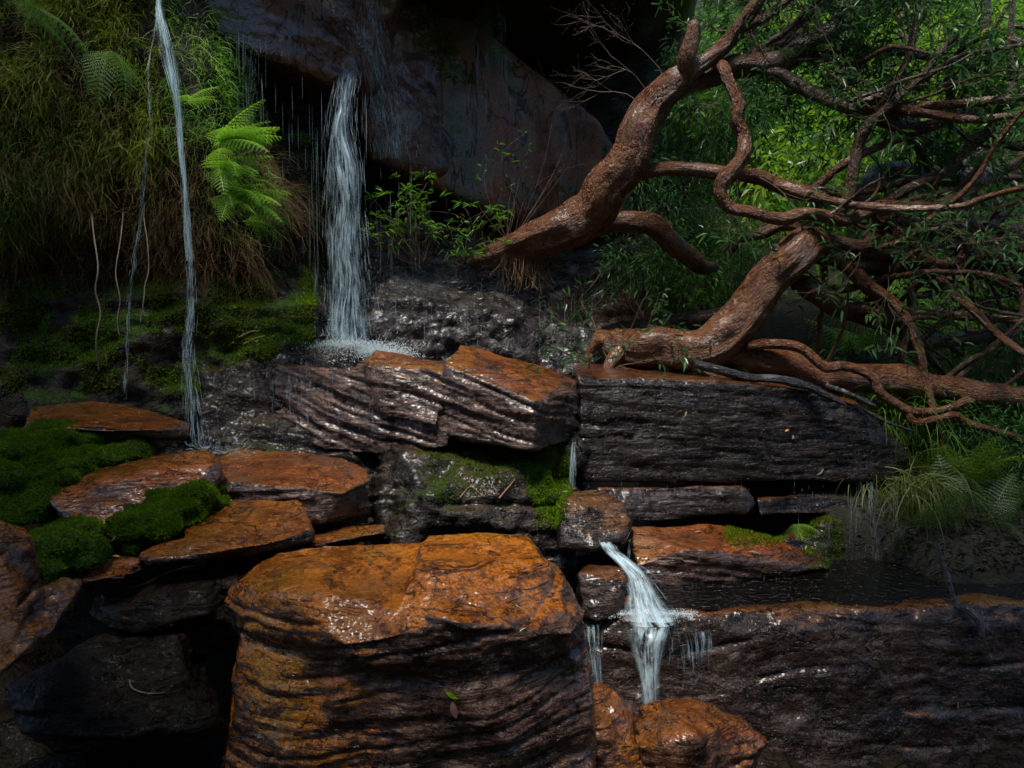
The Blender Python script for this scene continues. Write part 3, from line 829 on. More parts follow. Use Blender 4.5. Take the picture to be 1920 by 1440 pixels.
bot_r = rock('rock', 'wet orange rock at the foot of the lower right ledge', 'rock', [PP([(1185, 1350, 2.75), (1205, 1325, 2.9), (1300, 1318, 2.95), (1390, 1340, 2.85), (1432, 1385, 2.75), (1425, 1410, 2.7), (1390, 1440, 2.65), (1200, 1400, 2.6), (1300, 1385, 2.6), (1190, 1520, 2.55), (1380, 1520, 2.6), (1200, 1500, 3), (1400, 1450, 3)])], .009, MT['amber'], smooth=4, big=(.03, 5), lay=(.014, 12), seed=25, fine=.014, grooves=((.07, .005, .014),))
bot_l = rock('rock', 'lumpy rust coloured rock between the boulder and the lower right ledge', 'rock', [PP([(1100, 1290, 2.85), (1125, 1278, 2.9), (1150, 1290, 2.88), (1160, 1320, 2.8), (1200, 1345, 2.8), (1215, 1400, 2.65), (1100, 1380, 2.6), (1080, 1520, 2.5), (1215, 1520, 2.55), (1090, 1400, 3), (1210, 1400, 3)])], .009, MT['amber'], smooth=4, big=(.035, 6), lay=(.014, 12), seed=26, fine=.014)
wet_b = rock('boulder', 'black wet boulder beside the foot of the main waterfall', 'boulder', [
    PP([(700, 575, 5.05), (712, 530, 5.25), (745, 516, 5.4), (790, 522, 5.4), (860, 540, 5.35), (940, 552, 5.35), (985, 575, 5.3), (1010, 620, 5.1), (1000, 700, 4.9), (700, 680, 4.9), (760, 560, 5.05), (930, 590, 5.0), (720, 600, 5.9), (1000, 620, 5.9)]),
    PP([(960, 600, 5.2), (1030, 592, 5.35), (1090, 610, 5.3), (1118, 650, 5.2), (1122, 700, 5.0), (960, 710, 4.9), (960, 640, 5.9), (1110, 640, 5.9)])],
    .013, MT['black'], smooth=5, big=(.06, 3.6), lay=(.015, 5), fine=.02, seed=27)
strip = rock('rock_slab', 'thin rusty slab edge showing behind the foreground boulder', 'rock', [PP([(585, 1005, 3.5), (640, 985, 3.6), (725, 980, 3.65), (725, 1000, 3.5), (640, 1010, 3.4), (590, 1025, 3.35), (590, 1030, 3.8), (725, 1010, 3.8)])], .01, MT['slab'], smooth=3, big=(.01, 3), lay=(.012, 20), seed=28)
back_r = rock('boulder', 'grey mossy boulder far back under the branches', 'boulder', [PP([(1500, 640, 7.6), (1530, 580, 7.8), (1580, 560, 7.9), (1620, 600, 7.8), (1640, 700, 7.6), (1480, 720, 7.5), (1500, 720, 8.5), (1640, 700, 8.5)])], .03, MT['cliff'], smooth=3, big=(.08, 2), lay=(.03, 3), seed=29)

# pit stones
for i, (px, py, d, s, lab) in enumerate([(330, 1130, 3.0, .22, 'dark broken stones in the shadow below the orange slabs'), (250, 1290, 2.7, .3, 'dark wet stone deep in the lower left gap'), (420, 1100, 3.1, .2, 'dark wet stone tucked behind the boulder\'s left side')]):
    c = P(px, py, d)
    rg = np.random.default_rng(50 + i)
    pts = c + unit(rg.normal(0, 1, (22, 3))) * np.array([s * 1.5, s, s * .6])
    rock('rock', lab, 'rock', [pts], .012, MT['pit'], smooth=3, big=(.03, 4), lay=(.03, 14), seed=60 + i)

# ------------------------------------------------------------------ water
pool = tag(obj('pool', mesh_np('pool', PP([(1180, 1150, 3.36), (1500, 1140, 3.38), (1900, 1132, 3.43), (2100, 1132, 3.45), (2100, 1088, 4.1), (1200, 1088, 4.1)]) * np.array([1, 1, 0]) + np.array([0, 0, P(1500, 1142, 3.35)[2] - .012]), [[0, 1, 2, 5], [2, 3, 4, 5]], MT['pool'], False)), 'shallow dark pool on top of the lower right ledge', None, None, 'structure')


def stream(name, label, path, n, frac, mat='water', r=(0.0012, 0.003), kind='structure', sink=1.0, seed=0):
    """path [(px,py,d,halfwidth_px)], n streaks each covering a random stretch of the fall"""
    rg = np.random.default_rng(seed)
    q = np.array([[*P(a, b, d), w * mpp(d)] for a, b, d, w in path])
    c = catmull(q, .02)
    M_ = len(c)
    K = 8
    st = rg.random(n) ** sink * (1 - frac * .5) - frac * .2
    ln = frac * rg.uniform(.4, 1.2, n)
    u = np.clip(st[:, None] + ln[:, None] * np.linspace(0, 1, K)[None], 0, 1) * (M_ - 1)
    off = rg.normal(0, .5, n).clip(-1.15, 1.15); offy = rg.normal(0, .4, n)
    cc = np.stack([np.interp(u, np.arange(M_), c[:, k]) for k in range(4)], -1)
    wob = rg.normal(0, .0009, (n, K)).cumsum(1)
    x = cc[..., 0] + cc[..., 3] * off[:, None] + wob
    y = cc[..., 1] + cc[..., 3] * offy[:, None] * .6
    paths = np.stack([x, y, cc[..., 2]], -1)
    rad = rg.uniform(r[0], r[1], n)
    m = tubes3(paths, rad, name, MT[mat], None, 4, np.array([.15, .6, 1, 1, .95, .85, .6, .15]))
    o = obj(name, m, None, tuple(c[-1, :3]))
    return tag(o, label, None, None, kind)


def drips(name, label, spec, r=(.0005, .0011), seed=0, mat='drip', seg=3):
    """spec list (px0,px1,py_top,py_bottom,d,count): thin falling threads broken into drops"""
    rg = np.random.default_rng(seed)
    ps, rs = [], []
    for x0, x1, y0, y1, d, n in spec:
        for i in range(n):
            x = rg.uniform(x0, x1); dd = d + rg.uniform(-.08, .08)
            nseg = rg.integers(1, seg + 1)
            for k in range(nseg):
                a = rg.uniform(0, .8); l = rg.uniform(.08, .4)
                ya = y0 + (y1 - y0) * a; yb = y0 + (y1 - y0) * min(1, a + l)
                A, B = P(x, ya, dd), P(x, yb, dd)
                B[0] = A[0] + rg.normal(0, .002); B[1] = A[1]
                t = np.linspace(0, 1, 6)[:, None]
                ps.append(A + (B - A) * t); rs.append(rg.uniform(r[0], r[1]))
    ps = np.array(ps)
    m = tubes3(ps, np.array(rs), name, MT[mat], None, 4, np.array([.2, .7, .9, 1, .9, .3]))
    return tag(obj(name, m, None, tuple(ps.reshape(-1, 3).mean(0))), label, None, None, 'structure')


def droplets(name, label, centers, spread, n, r, mat='foam', vel=None, seed=0, up=.6, stretch=(1, 4), parent=None):
    """spray: small drops thrown out from the centres, stretched along their flight"""
    rg = np.random.default_rng(seed)
    c = np.array(centers)[rg.integers(0, len(centers), n)]
    d = unit(rg.normal(0, 1, (n, 3)) * np.array([1, .7, up])); d[:, 2] = np.abs(d[:, 2])
    dist = rg.random(n) ** 1.6
    p = c + d * dist[:, None] * np.array(spread)
    p[:, 2] -= dist ** 2 * spread[2] * .4
    rad = rg.uniform(r[0], r[1], n)
    L = rad * rg.uniform(stretch[0], stretch[1], n)
    paths = p[:, None] + d[:, None] * (np.linspace(-1, 1, 4)[None, :, None] * L[:, None, None])
    m = tubes3(paths, rad, name, MT[mat], None, 4, np.array([.25, 1, 1, .25]))
    o = obj(name, m, None, tuple(np.mean(centers, 0)))
    return tag(o, label, None, None, 'stuff')


def veil(name, path, mat, n, seed, parent, spread=.03, ripple=.02):
    '''thin uneven curtain of falling water hung along the same path as a stream'''
    rg = np.random.default_rng(seed)
    q = np.array([[*P(a, b, d), w * mpp(d)] for a, b, d, w in path])
    c = catmull(q, .02)
    K, A = len(c), 15
    ln = np.concatenate([[0], np.cumsum(np.linalg.norm(np.diff(c[:, :3], axis=0), axis=1))])
    u = np.linspace(-1, 1, A)
    for i in range(n):
        ph = rg.uniform(0, 50)
        X = c[:, None, 0] + c[:, None, 3] * u[None] * rg.uniform(.8, 1.1)
        Y = c[:, None, 1] + rg.normal(0, spread) - .5 * c[:, None, 3] * (1 - u[None] ** 2)
        Z = np.repeat(c[:, 2:3], A, 1)
        V = np.stack([X, Y, Z], -1).reshape(-1, 3)
        V[:, 1] += ripple * fbm(np.stack([V[:, 0] * 14, V[:, 2] * 3, V[:, 0] * 0 + ph], 1), 3, seed + i)
        V[:, 0] += ripple * .4 * noise(np.stack([V[:, 0] * 6, V[:, 2] * 4, V[:, 0] * 0 + ph], 1), seed + i + 9)
        f = (np.arange(K - 1) * A)[:, None] + np.arange(A - 1)[None]
        f = np.stack([f, f + 1, f + A + 1, f + A], -1).reshape(-1, 4)
        UV = np.stack([np.tile((u + 1) / 2, K), np.repeat(ln, A) + ph], 1)
        o = obj(name, mesh_np(name, V, f, MT[mat], True, None, UV), parent)


def fall(label, path, sheets, strands, seed, mat='veil', smat='water', r=(.0003, .0012), frac=.1, sink=1.0, spread=.03):
    e = empty('waterfall', tuple(P(*path[-1][:3])), label)
    e['kind'] = 'structure'
    veil('water_veil', path, mat, sheets, seed, e, spread)
    if strands:
        o = stream('water_strands', None, path, strands, frac, r=r, seed=seed, kind='stuff', mat=smat, sink=sink)
        o.parent = e
        o.matrix_parent_inverse = Matrix.Translation(-e.location)
    return e


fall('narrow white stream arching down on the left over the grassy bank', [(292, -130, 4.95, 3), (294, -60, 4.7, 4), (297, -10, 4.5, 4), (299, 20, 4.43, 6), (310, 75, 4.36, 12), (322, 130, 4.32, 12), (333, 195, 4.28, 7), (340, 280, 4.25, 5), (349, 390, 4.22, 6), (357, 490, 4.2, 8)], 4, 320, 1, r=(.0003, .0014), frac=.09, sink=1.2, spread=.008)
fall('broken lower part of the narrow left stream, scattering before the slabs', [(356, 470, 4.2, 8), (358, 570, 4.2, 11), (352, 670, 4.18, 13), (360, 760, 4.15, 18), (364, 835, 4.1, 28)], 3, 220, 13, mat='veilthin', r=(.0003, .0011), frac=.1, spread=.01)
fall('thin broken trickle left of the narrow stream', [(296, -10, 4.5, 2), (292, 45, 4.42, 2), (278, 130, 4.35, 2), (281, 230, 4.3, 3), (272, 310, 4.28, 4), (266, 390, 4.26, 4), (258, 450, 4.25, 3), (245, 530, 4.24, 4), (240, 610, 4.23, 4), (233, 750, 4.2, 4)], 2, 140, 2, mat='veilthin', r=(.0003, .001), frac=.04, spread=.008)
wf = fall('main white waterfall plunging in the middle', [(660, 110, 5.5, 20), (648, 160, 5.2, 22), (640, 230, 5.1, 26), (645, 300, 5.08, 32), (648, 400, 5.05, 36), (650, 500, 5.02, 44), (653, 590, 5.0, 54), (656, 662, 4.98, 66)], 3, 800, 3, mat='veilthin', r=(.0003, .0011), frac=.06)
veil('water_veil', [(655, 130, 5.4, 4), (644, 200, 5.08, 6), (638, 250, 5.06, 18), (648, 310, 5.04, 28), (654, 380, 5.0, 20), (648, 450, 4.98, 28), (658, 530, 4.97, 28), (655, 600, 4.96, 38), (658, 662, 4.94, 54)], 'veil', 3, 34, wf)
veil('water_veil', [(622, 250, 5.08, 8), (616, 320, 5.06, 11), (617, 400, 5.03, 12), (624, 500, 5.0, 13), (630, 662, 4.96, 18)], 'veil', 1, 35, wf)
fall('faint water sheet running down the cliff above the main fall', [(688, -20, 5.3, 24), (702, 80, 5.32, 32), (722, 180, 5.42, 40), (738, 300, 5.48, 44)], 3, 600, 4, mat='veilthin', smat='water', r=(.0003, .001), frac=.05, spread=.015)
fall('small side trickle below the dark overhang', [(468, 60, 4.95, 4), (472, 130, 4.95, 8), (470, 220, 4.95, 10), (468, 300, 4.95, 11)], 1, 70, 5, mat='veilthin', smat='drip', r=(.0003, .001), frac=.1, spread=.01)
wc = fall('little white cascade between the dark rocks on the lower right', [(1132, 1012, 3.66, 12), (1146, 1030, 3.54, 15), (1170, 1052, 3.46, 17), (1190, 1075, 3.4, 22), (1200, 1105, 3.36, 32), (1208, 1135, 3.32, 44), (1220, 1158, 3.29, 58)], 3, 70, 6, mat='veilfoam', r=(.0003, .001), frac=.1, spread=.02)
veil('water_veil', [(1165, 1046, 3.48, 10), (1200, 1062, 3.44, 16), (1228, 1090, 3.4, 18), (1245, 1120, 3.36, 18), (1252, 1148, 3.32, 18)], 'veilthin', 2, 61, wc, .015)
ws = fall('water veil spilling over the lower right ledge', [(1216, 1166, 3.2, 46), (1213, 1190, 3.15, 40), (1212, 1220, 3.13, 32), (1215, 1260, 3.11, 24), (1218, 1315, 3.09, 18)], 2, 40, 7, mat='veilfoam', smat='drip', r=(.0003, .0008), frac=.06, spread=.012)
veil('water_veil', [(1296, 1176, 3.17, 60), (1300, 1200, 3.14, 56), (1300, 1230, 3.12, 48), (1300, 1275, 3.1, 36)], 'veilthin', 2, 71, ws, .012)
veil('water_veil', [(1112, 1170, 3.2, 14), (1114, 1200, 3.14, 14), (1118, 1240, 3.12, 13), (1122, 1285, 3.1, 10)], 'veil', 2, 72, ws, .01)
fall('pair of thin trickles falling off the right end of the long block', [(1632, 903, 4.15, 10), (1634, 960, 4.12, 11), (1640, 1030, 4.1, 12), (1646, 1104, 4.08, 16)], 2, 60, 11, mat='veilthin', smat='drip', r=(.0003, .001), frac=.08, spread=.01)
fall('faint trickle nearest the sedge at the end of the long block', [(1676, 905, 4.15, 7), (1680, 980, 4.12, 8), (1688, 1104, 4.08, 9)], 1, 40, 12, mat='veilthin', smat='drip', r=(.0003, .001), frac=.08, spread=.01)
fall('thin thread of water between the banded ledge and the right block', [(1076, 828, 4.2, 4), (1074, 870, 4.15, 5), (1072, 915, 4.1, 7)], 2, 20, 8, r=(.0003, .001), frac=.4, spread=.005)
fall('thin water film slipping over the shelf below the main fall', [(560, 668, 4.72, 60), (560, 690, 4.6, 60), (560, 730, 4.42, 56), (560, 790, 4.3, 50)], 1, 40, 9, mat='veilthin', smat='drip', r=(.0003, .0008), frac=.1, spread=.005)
drips('water_drips', 'threads of water falling round the main waterfall', [(575, 600, 190, 640, 5.1, 12), (600, 690, 165, 330, 5.12, 18), (690, 800, 300, 520, 5.4, 26), (690, 960, -20, 330, 5.75, 46), (480, 640, 130, 320, 5.0, 6)], seed=1)
drips('water_drips', 'drips falling from the dark overhang on the left', [(330, 500, 50, 300, 4.75, 26), (440, 560, 180, 420, 5.0, 10)], seed=2)
drips('water_drips', 'drips along the underside of the long right block', [(1090, 1560, 900, 935, 4.15, 22), (1590, 1700, 900, 1100, 4.2, 34), (1200, 1560, 1075, 1110, 3.75, 10), (1460, 1560, 960, 1080, 4.0, 8)], seed=3)
drips('water_drips', 'drips running off the lower ledge face', [(1105, 1130, 1180, 1270, 3.15, 6), (1255, 1350, 1170, 1260, 3.2, 9)], seed=4, r=(.0005, .0011))
drips('water_drips', 'drips over the black wet boulder and the banded ledge', [(740, 1080, 530, 690, 4.9, 18), (400, 700, 680, 820, 4.2, 26)], seed=5)
fp = [P(x, 662, 4.8) for x in np.linspace(590, 715, 12)]
droplets('splash', 'white foaming splash at the foot of the main waterfall', fp, (.28, .22, .14), 22000, (.0007, .0025), seed=1, stretch=(1, 3))
droplets('splash', 'thin jets of water thrown out round the foot of the main waterfall', fp, (.36, .3, .26), 900, (.0005, .0011), seed=14, stretch=(10, 34))
droplets('splash', 'fine spray drifting up beside the main waterfall', [P(660, 620, 4.95), P(700, 560, 5.0), P(620, 600, 4.95)], (.42, .3, .42), 700, (.0006, .0013), mat='drip', seed=2, stretch=(1, 8), up=1)
droplets('splash', 'fine mist hanging round the foot of the main waterfall', [P(640, 560, 5.0), P(700, 600, 4.95), P(760, 540, 5.2), P(600, 630, 4.85), P(850, 530, 5.3)], (.6, .3, .4), 9000, (.0004, .0009), mat='drip', seed=22, stretch=(1, 3), up=1)
droplets('splash', 'spray bouncing on the shelf left of the main fall', [P(440, 655, 4.7), P(470, 650, 4.75)], (.22, .15, .1), 420, (.0007, .0018), mat='drip', seed=3, stretch=(1, 8))
droplets('splash', 'spray where the left stream hits the russet slab', [P(385, 840, 3.95), P(400, 850, 3.9)], (.26, .2, .16), 420, (.0006, .0016), mat='drip', seed=4, stretch=(2, 14))
droplets('splash', 'foam at the foot of the little cascade', [P(x, 1152, 3.27) for x in np.linspace(1165, 1290, 9)], (.07, .08, .03), 2600, (.0004, .0019), seed=5, stretch=(1, 2.5))
droplets('splash', 'ripples of splashing drops on the shallow pool', [P(x, 1100, 3.8) for x in np.linspace(1630, 1700, 5)], (.16, .12, .03), 240, (.001, .0025), mat='drip', seed=6)
droplets('splash', 'white spray flecks along the top of the black wet boulder', [P(x, 520 + (x - 740) * .16, 5.4) for x in np.linspace(740, 960, 12)], (.1, .1, .08), 420, (.0006, .0014), mat='drip', seed=7, up=1)

# ------------------------------------------------------------------ moss
moss('deep green moss spread over the lower left bank', [bank_l], 20000, lambda q: (q[:, 0] > -60) & (q[:, 0] < 590) & (q[:, 1] > 490) & (q[:, 1] < 740) & (fbm(np.stack([q[:, 0] / 60, q[:, 1] / 60, q[:, 0] * 0], 1), 3, 4) > .02), -.8, (.01, .026))
moss('moss climbing the rock pillar left of the main waterfall', [column], 6000, lambda q: (q[:, 1] > 250) & (q[:, 0] > 480), -.8, (.008, .02))
moss('green moss strip on the cliff above the rusty slab', [col_, slab_c], 4500, lambda q: (np.abs(q[:, 0] - (765 + (q[:, 1]) * .62)) < 30 + 12 * fbm(np.stack([q[:, 0] / 25, q[:, 1] / 25, q[:, 0] * 0], 1), 2, 8)) & (q[:, 1] < 160), -1, (.01, .03))
moss('moss patch hanging below the corner of the banded ledge', [under, round_r], 7000, lambda q: ell(1030, 900, 42, 100, .3, 3)(q), -1, (.008, .022))
moss('dark moss under the banded ledge', [under], 5000, lambda q: ell(900, 880, 130, 60, .6, 5)(q), -1, (.006, .016))
moss('moss on the rocks behind the shallow pool', [low4, low3, low2], 9000, lambda q: (ell(1410, 1000, 60, 28, .4, 6)(q) | ell(1590, 1080, 60, 50, .4, 7)(q) | ell(1560, 1000, 60, 40, .4, 7)(q)), -1, (.008, .02))


def cushion(label, outline, dy, n, seed, voxel=.011):
    rg = np.random.default_rng(seed)
    o3 = PP(outline)
    hulls = []
    for k in range(26):
        w = rg.dirichlet(np.full(len(o3), .35))
        c = w @ o3 + np.array([0, rg.uniform(0, dy), 0])
        rad = rg.uniform(.05, .11)
        hulls.append(c + unit(rg.normal(0, 1, (40, 3))) * rad * np.array([1.2, 1, .5]))
    hulls.append(np.concatenate([o3 * .97 + .03 * o3.mean(0), o3.mean(0) + (o3 - o3.mean(0)) * .8 + np.array([0, dy, -.1])]) + np.array([0, .04, -.03]))
    m = rock_mesh('moss_cushion', hulls, voxel, MT['mossbase'], smooth=5, big=(.025, 9), lay=(0, 10), fine=.018, seed=seed)
    o = obj('moss_cushion', m, None, base_of(m))
    tag(o, label, 'moss')
    p, nr = sample_surface([o], n, None, -.8)
    tm = tufts_mesh('moss_tufts', p, nr, MT['moss'], (.006, .02), tintf=lambda q: np.clip(.55 + .9 * fbm(q * 11, 3, seed), 0, 1.4))
    t = obj('moss_tufts', tm, o)
    t.matrix_parent_inverse = Matrix.Translation(-o.location)
    t['kind'] = 'stuff'
    return o


cushion('bright moss cushion in front of the sloping slab', [(195, 975, 3.15), (240, 945, 3.25), (300, 905, 3.35), (360, 900, 3.35), (393, 925, 3.3), (380, 960, 3.2), (300, 1000, 3.05), (230, 1028, 3.0)], .3, 14000, 2)
cushion('large moss cushion at the left edge below the highest slab', [(-60, 820, 3.5), (40, 808, 3.6), (120, 840, 3.55), (150, 880, 3.4), (100, 920, 3.2), (60, 975, 3.1), (-60, 985, 3.0)], .4, 18000, 3)
cushion('strip of moss between the highest slab and the sloping slab', [(100, 855, 3.6), (170, 842, 3.75), (265, 830, 3.85), (275, 845, 3.8), (200, 868, 3.6), (130, 890, 3.5)], .2, 7000, 4)
cushion('small moss pad between the left edge rock and the low orange rock', [(60, 1030, 2.75), (95, 1010, 2.85), (120, 1050, 2.85), (100, 1090, 2.7), (70, 1085, 2.65)], .2, 4000, 6)


# ------------------------------------------------------------------ hanging grass and rootlets on the left bank
def hang(name, label, cat, region, n, L, mat, width, seed=0, objs=None, flat=True, curl=.35, upbias=.2, grav=.3, clump=.0, tones=(0, 1)):
    def reg(q):
        w = fbm(np.stack([q[:, 0] / 45, q[:, 1] / 70, q[:, 0] * 0 + seed], 1), 3, seed)
        return region(q) & (w > clump - .5)
    p, nr = sample_surface(objs or [bank_u], n, reg, -1)
    rg = np.random.default_rng(seed)
    N = len(p)
    K = 8
    bunch = np.stack([noise(p * 9 + 3, seed), noise(p * 9 + 50, seed + 1), noise(p * 9 + 90, seed + 2)], 1)
    d = unit(nr * .9 + np.array([0, -.2, upbias]) + rg.normal(0, curl, (N, 3)) + bunch * .7)
    ll = rg.uniform(L[0], L[1], N)[:, None] * (1 + .5 * noise(p * 5, seed + 4))[:, None]
    path = [p]
    for k in range(K - 1):
        d = unit(d + np.array([0, 0, -grav]) + rg.normal(0, curl * .75, (N, 3)))
        path.append(path[-1] + d * ll / (K - 1))
    path = np.stack(path, 1)
    t = np.clip(tones[0] + (tones[1] - tones[0]) * (.5 + .55 * fbm(p * 4, 2, seed + 9) + rg.normal(0, .2, N)), 0, 1)
    if flat:
        m = ribbons(path, rg.uniform(width[0], width[1], N), name, MT[mat], t)
    else:
        m = tubes3(path, rg.uniform(width[0], width[1], N) / 2, name, MT[mat], t, 3, np.linspace(1, .5, K))
    o = obj(name, m, None, tuple(p.mean(0)))
    return tag(o, label, cat, None, 'stuff')


hang('grass', 'tangle of fine yellow green grass hanging over the upper left bank', 'grass', lambda q: (q[:, 0] < 300) & (q[:, 1] < 440) & (q[:, 0] > -60), 13000, (.06, .26), 'grass', (.0018, .0045), seed=1, clump=.3, curl=.5)
hang('grass', 'bright green wispy grass right of the narrow stream', 'grass', lambda q: (q[:, 0] > 295) & (q[:, 0] < 520) & (q[:, 1] < 440), 4200, (.06, .24), 'fern', (.0014, .0034), seed=2, upbias=.5, curl=.5, clump=.2)
hang('rootlets', 'matted brown rootlets hanging below the grass on the left bank', 'roots', lambda q: (q[:, 0] < 540) & (q[:, 0] > -60) & (q[:, 1] > 260) & (q[:, 1] < 540), 6000, (.1, .36), 'root', (.0012, .003), seed=3, flat=False, curl=.34, clump=.3)
hang('rootlets', 'brown rootlets tangled through the upper left grass', 'roots', lambda q: (q[:, 0] < 300) & (q[:, 0] > -60) & (q[:, 1] < 300), 2200, (.08, .3), 'root', (.001, .0026), seed=4, flat=False, curl=.5, clump=.3)


def vine(label, path, mat='twigpale', r=2.0):
    m, _ = limb_mesh('hanging_root', [(a, b, d, r) for a, b, d in path], MT[mat], sides=6, knot=.2, seed=int(path[0][0]))
    o = obj('hanging_root', m, None, tuple(P(*path[0])))
    return tag(o, label, 'root')


vine('long pale root hanging down the mossy bank, leftmost', [(168, 330, 4.75), (172, 400, 4.45), (176, 440, 4.32), (184, 500, 4.25), (179, 545, 4.25), (188, 585, 4.25), (180, 640, 4.25), (186, 695, 4.3)], r=1.5)
vine('short straight hanging root between the two left streams', [(232, 340, 4.75), (230, 410, 4.46), (226, 450, 4.35), (217, 510, 4.28), (225, 560, 4.25), (220, 600, 4.25), (224, 630, 4.25)], r=1.1)
vine('thin forked root hanging nearest the narrow stream', [(268, 340, 4.75), (270, 410, 4.46), (276, 450, 4.35), (279, 505, 4.32), (272, 535, 4.3), (270, 560, 4.28), (263, 605, 4.28)], r=1.0)

# ------------------------------------------------------------------ ferns


def frond_mesh(name, mat, L=.4, pairs=17, W=.2, droop=.5, leafl=9, seed=0):
    rg = np.random.default_rng(seed)
    pos, dirs, ln, wd = [], [], [], []
    s = np.linspace(0, 1, 40)
    ang = .35 - droop * 1.8 * s
    dy = np.cos(ang) * L / 39; dz = np.sin(ang) * L / 39
    ry = np.concatenate([[0], np.cumsum(dy[1:])]); rz = np.concatenate([[0], np.cumsum(dz[1:])])
    rach = np.stack([0 * s, ry, rz], 1)
    stems = [rach[::6]] if False else []
    for i in range(pairs):
        t = .14 + .86 * (i / pairs)
        c = np.array([0, np.interp(t, s, ry), np.interp(t, s, rz)])
        a = np.interp(t, s, ang)
        fwd = np.array([0, math.cos(a), math.sin(a)]); nrm = np.array([0, -math.sin(a), math.cos(a)])
        pl = W * (1 - t) ** .75 * (0.55 + .45 * min(1, t * 5)) * rg.uniform(.9, 1.1)
        for sgn in (-1, 1):
            pd = unit(np.array([sgn * 1.0, 0, 0]) + fwd * .45 - nrm * .18)
            q = unit(np.cross(nrm, pd)) * 1.0
            for k in range(leafl):
                u = (k + .5) / leafl
                cc = c + pd * pl * u - nrm * pl * .18 * u * u
                l2 = (L / pairs * .27) * (1 - u) ** .6 + .002
                for s2 in (-1, 1):
                    pos.append(cc); dirs.append(unit(q * s2 + pd * .5)); ln.append(l2); wd.append(pl / leafl * .62)
    pos, dirs = np.array(pos), np.array(dirs)
    N = len(pos)
    L_ = np.array(ln)[:, None]; W_ = np.array(wd)[:, None]
    side = unit(np.cross(dirs, np.array([0, .2, 1.0])))
    A = pos - side * W_ * .5; B = pos + side * W_ * .5
    C = pos + dirs * L_ + side * W_ * .15; D = pos + dirs * L_ - side * W_ * .25
    V = np.stack([A, B, C, D], 1).reshape(-1, 3)
    f = np.arange(4 * N).reshape(-1, 4)
    t = np.repeat(rg.random(N) * .5 + .25 + .25 * rg.random(), 4)
    # rachis
    rp = rach[::4]
    K = len(rp)
    V2 = np.concatenate([rp + np.array([w, 0, 0]) for w in (-.0015, .0015)])
    f2 = np.stack([np.arange(K - 1), np.arange(K - 1) + K, np.arange(K - 1) + K + 1, np.arange(K - 1) + 1], 1) + len(V)
    return mesh_np(name, np.concatenate([V, V2]), np.concatenate([f, f2]), mat, False, np.concatenate([t, np.full(len(V2), .9)]))


FR = {k: [frond_mesh('frond_mesh', MT[k], .4, 14, .15, dr, 10, i) for i, dr in enumerate((.35, .6, .85))] for k in ('fern', 'ferndark', 'fernshade')}


def fern(label, at, n, scale, yaw=(0, 360), pitch=(-10, 45), mat='fern', seed=0, group=None, name='fern'):
    rg = np.random.default_rng(seed)
    e = empty(name, tuple(at), label, 'fern', group)
    for i in range(n):
        f = bpy.data.objects.new('frond', FR[mat][int(rg.integers(0, 3))])
        link(f, e)
        s = scale * rg.uniform(.75, 1.2)
        f.scale = (s, s, s)
        f.rotation_euler = (R(rg.uniform(*pitch)), R(rg.uniform(-25, 25)), R(rg.uniform(*yaw)))
    return e


fern('bright green fern drooping beside the narrow stream, upper tier', P(400, 275, 4.3), 17, .85, (215, 300), (-5, 35), seed=1)
fern('bright green fern drooping beside the narrow stream, lower tier', P(425, 375, 4.32), 20, .85, (200, 300), (-30, 25), seed=2)
fern('bright green fern drooping beside the narrow stream, middle tier', P(410, 325, 4.32), 17, .82, (200, 290), (-15, 25), seed=21)
fern('pale green frond tip reaching towards the main waterfall', P(470, 370, 4.5), 7, .62, (245, 285), (-15, 15), seed=22)
fern('pale green fern at the foot of the bright fern cluster', P(455, 415, 4.5), 7, .6, (215, 285), (-30, 10), seed=23)
fern('small fern beside the narrow stream where the bank bulges', P(345, 195, 4.35), 4, .5, (200, 320), (-10, 30), seed=3)
fern('dark fern hanging in the upper left corner', P(20, 0, 3.4), 6, .95, (210, 290), (-60, -15), mat='ferndark', seed=4)
fern('olive fern fronds hanging in the grass left of the thin trickle', P(205, 95, 4.2), 5, .9, (200, 260), (-60, -25), mat='ferndark', seed=5)
fern('little ferns growing on the cliff above the rusty slab', P(905, 60, 5.9), 7, .55, (140, 320), (-20, 40), mat='ferndark', seed=6)
fern('tiny pale fern on the cliff beside the moss strip', P(925, 100, 5.9), 4, .4, (150, 260), (-20, 30), seed=7)
fern('tiny fern at the lower end of the moss strip', P(835, 135, 5.85), 3, .35, (180, 260), (-20, 20), seed=8)
fern('small fern growing from the rocks behind the shallow pool', P(1487, 985, 3.95), 3, .42, (170, 260), (-30, 20), seed=9)
fern('green fern under the fallen trunk on the right block', P(1360, 705, 4.9), 7, .45, (120, 240), (-10, 40), mat='ferndark', seed=10)
fern('bright fern behind the snaking branch on the right', P(1610, 665, 6.0), 12, 1.3, (0, 360), (0, 60), seed=11)

# ------------------------------------------------------------------ the two trees
def tree(name, label, base, limbs, cat='tree'):
    e = empty(name, tuple(P(*base)), label, cat)
    cs = []
    for i, (nm, mat, path) in enumerate(limbs):
        m, c = limb_mesh(nm, path, MT[mat], sides=40 if nm == 'trunk' else 16, seed=i * 3 + 1, knot=.16, step=.014 if nm == 'trunk' else None)
        obj(nm, m, e)
        cs.append(c)
    return e, cs


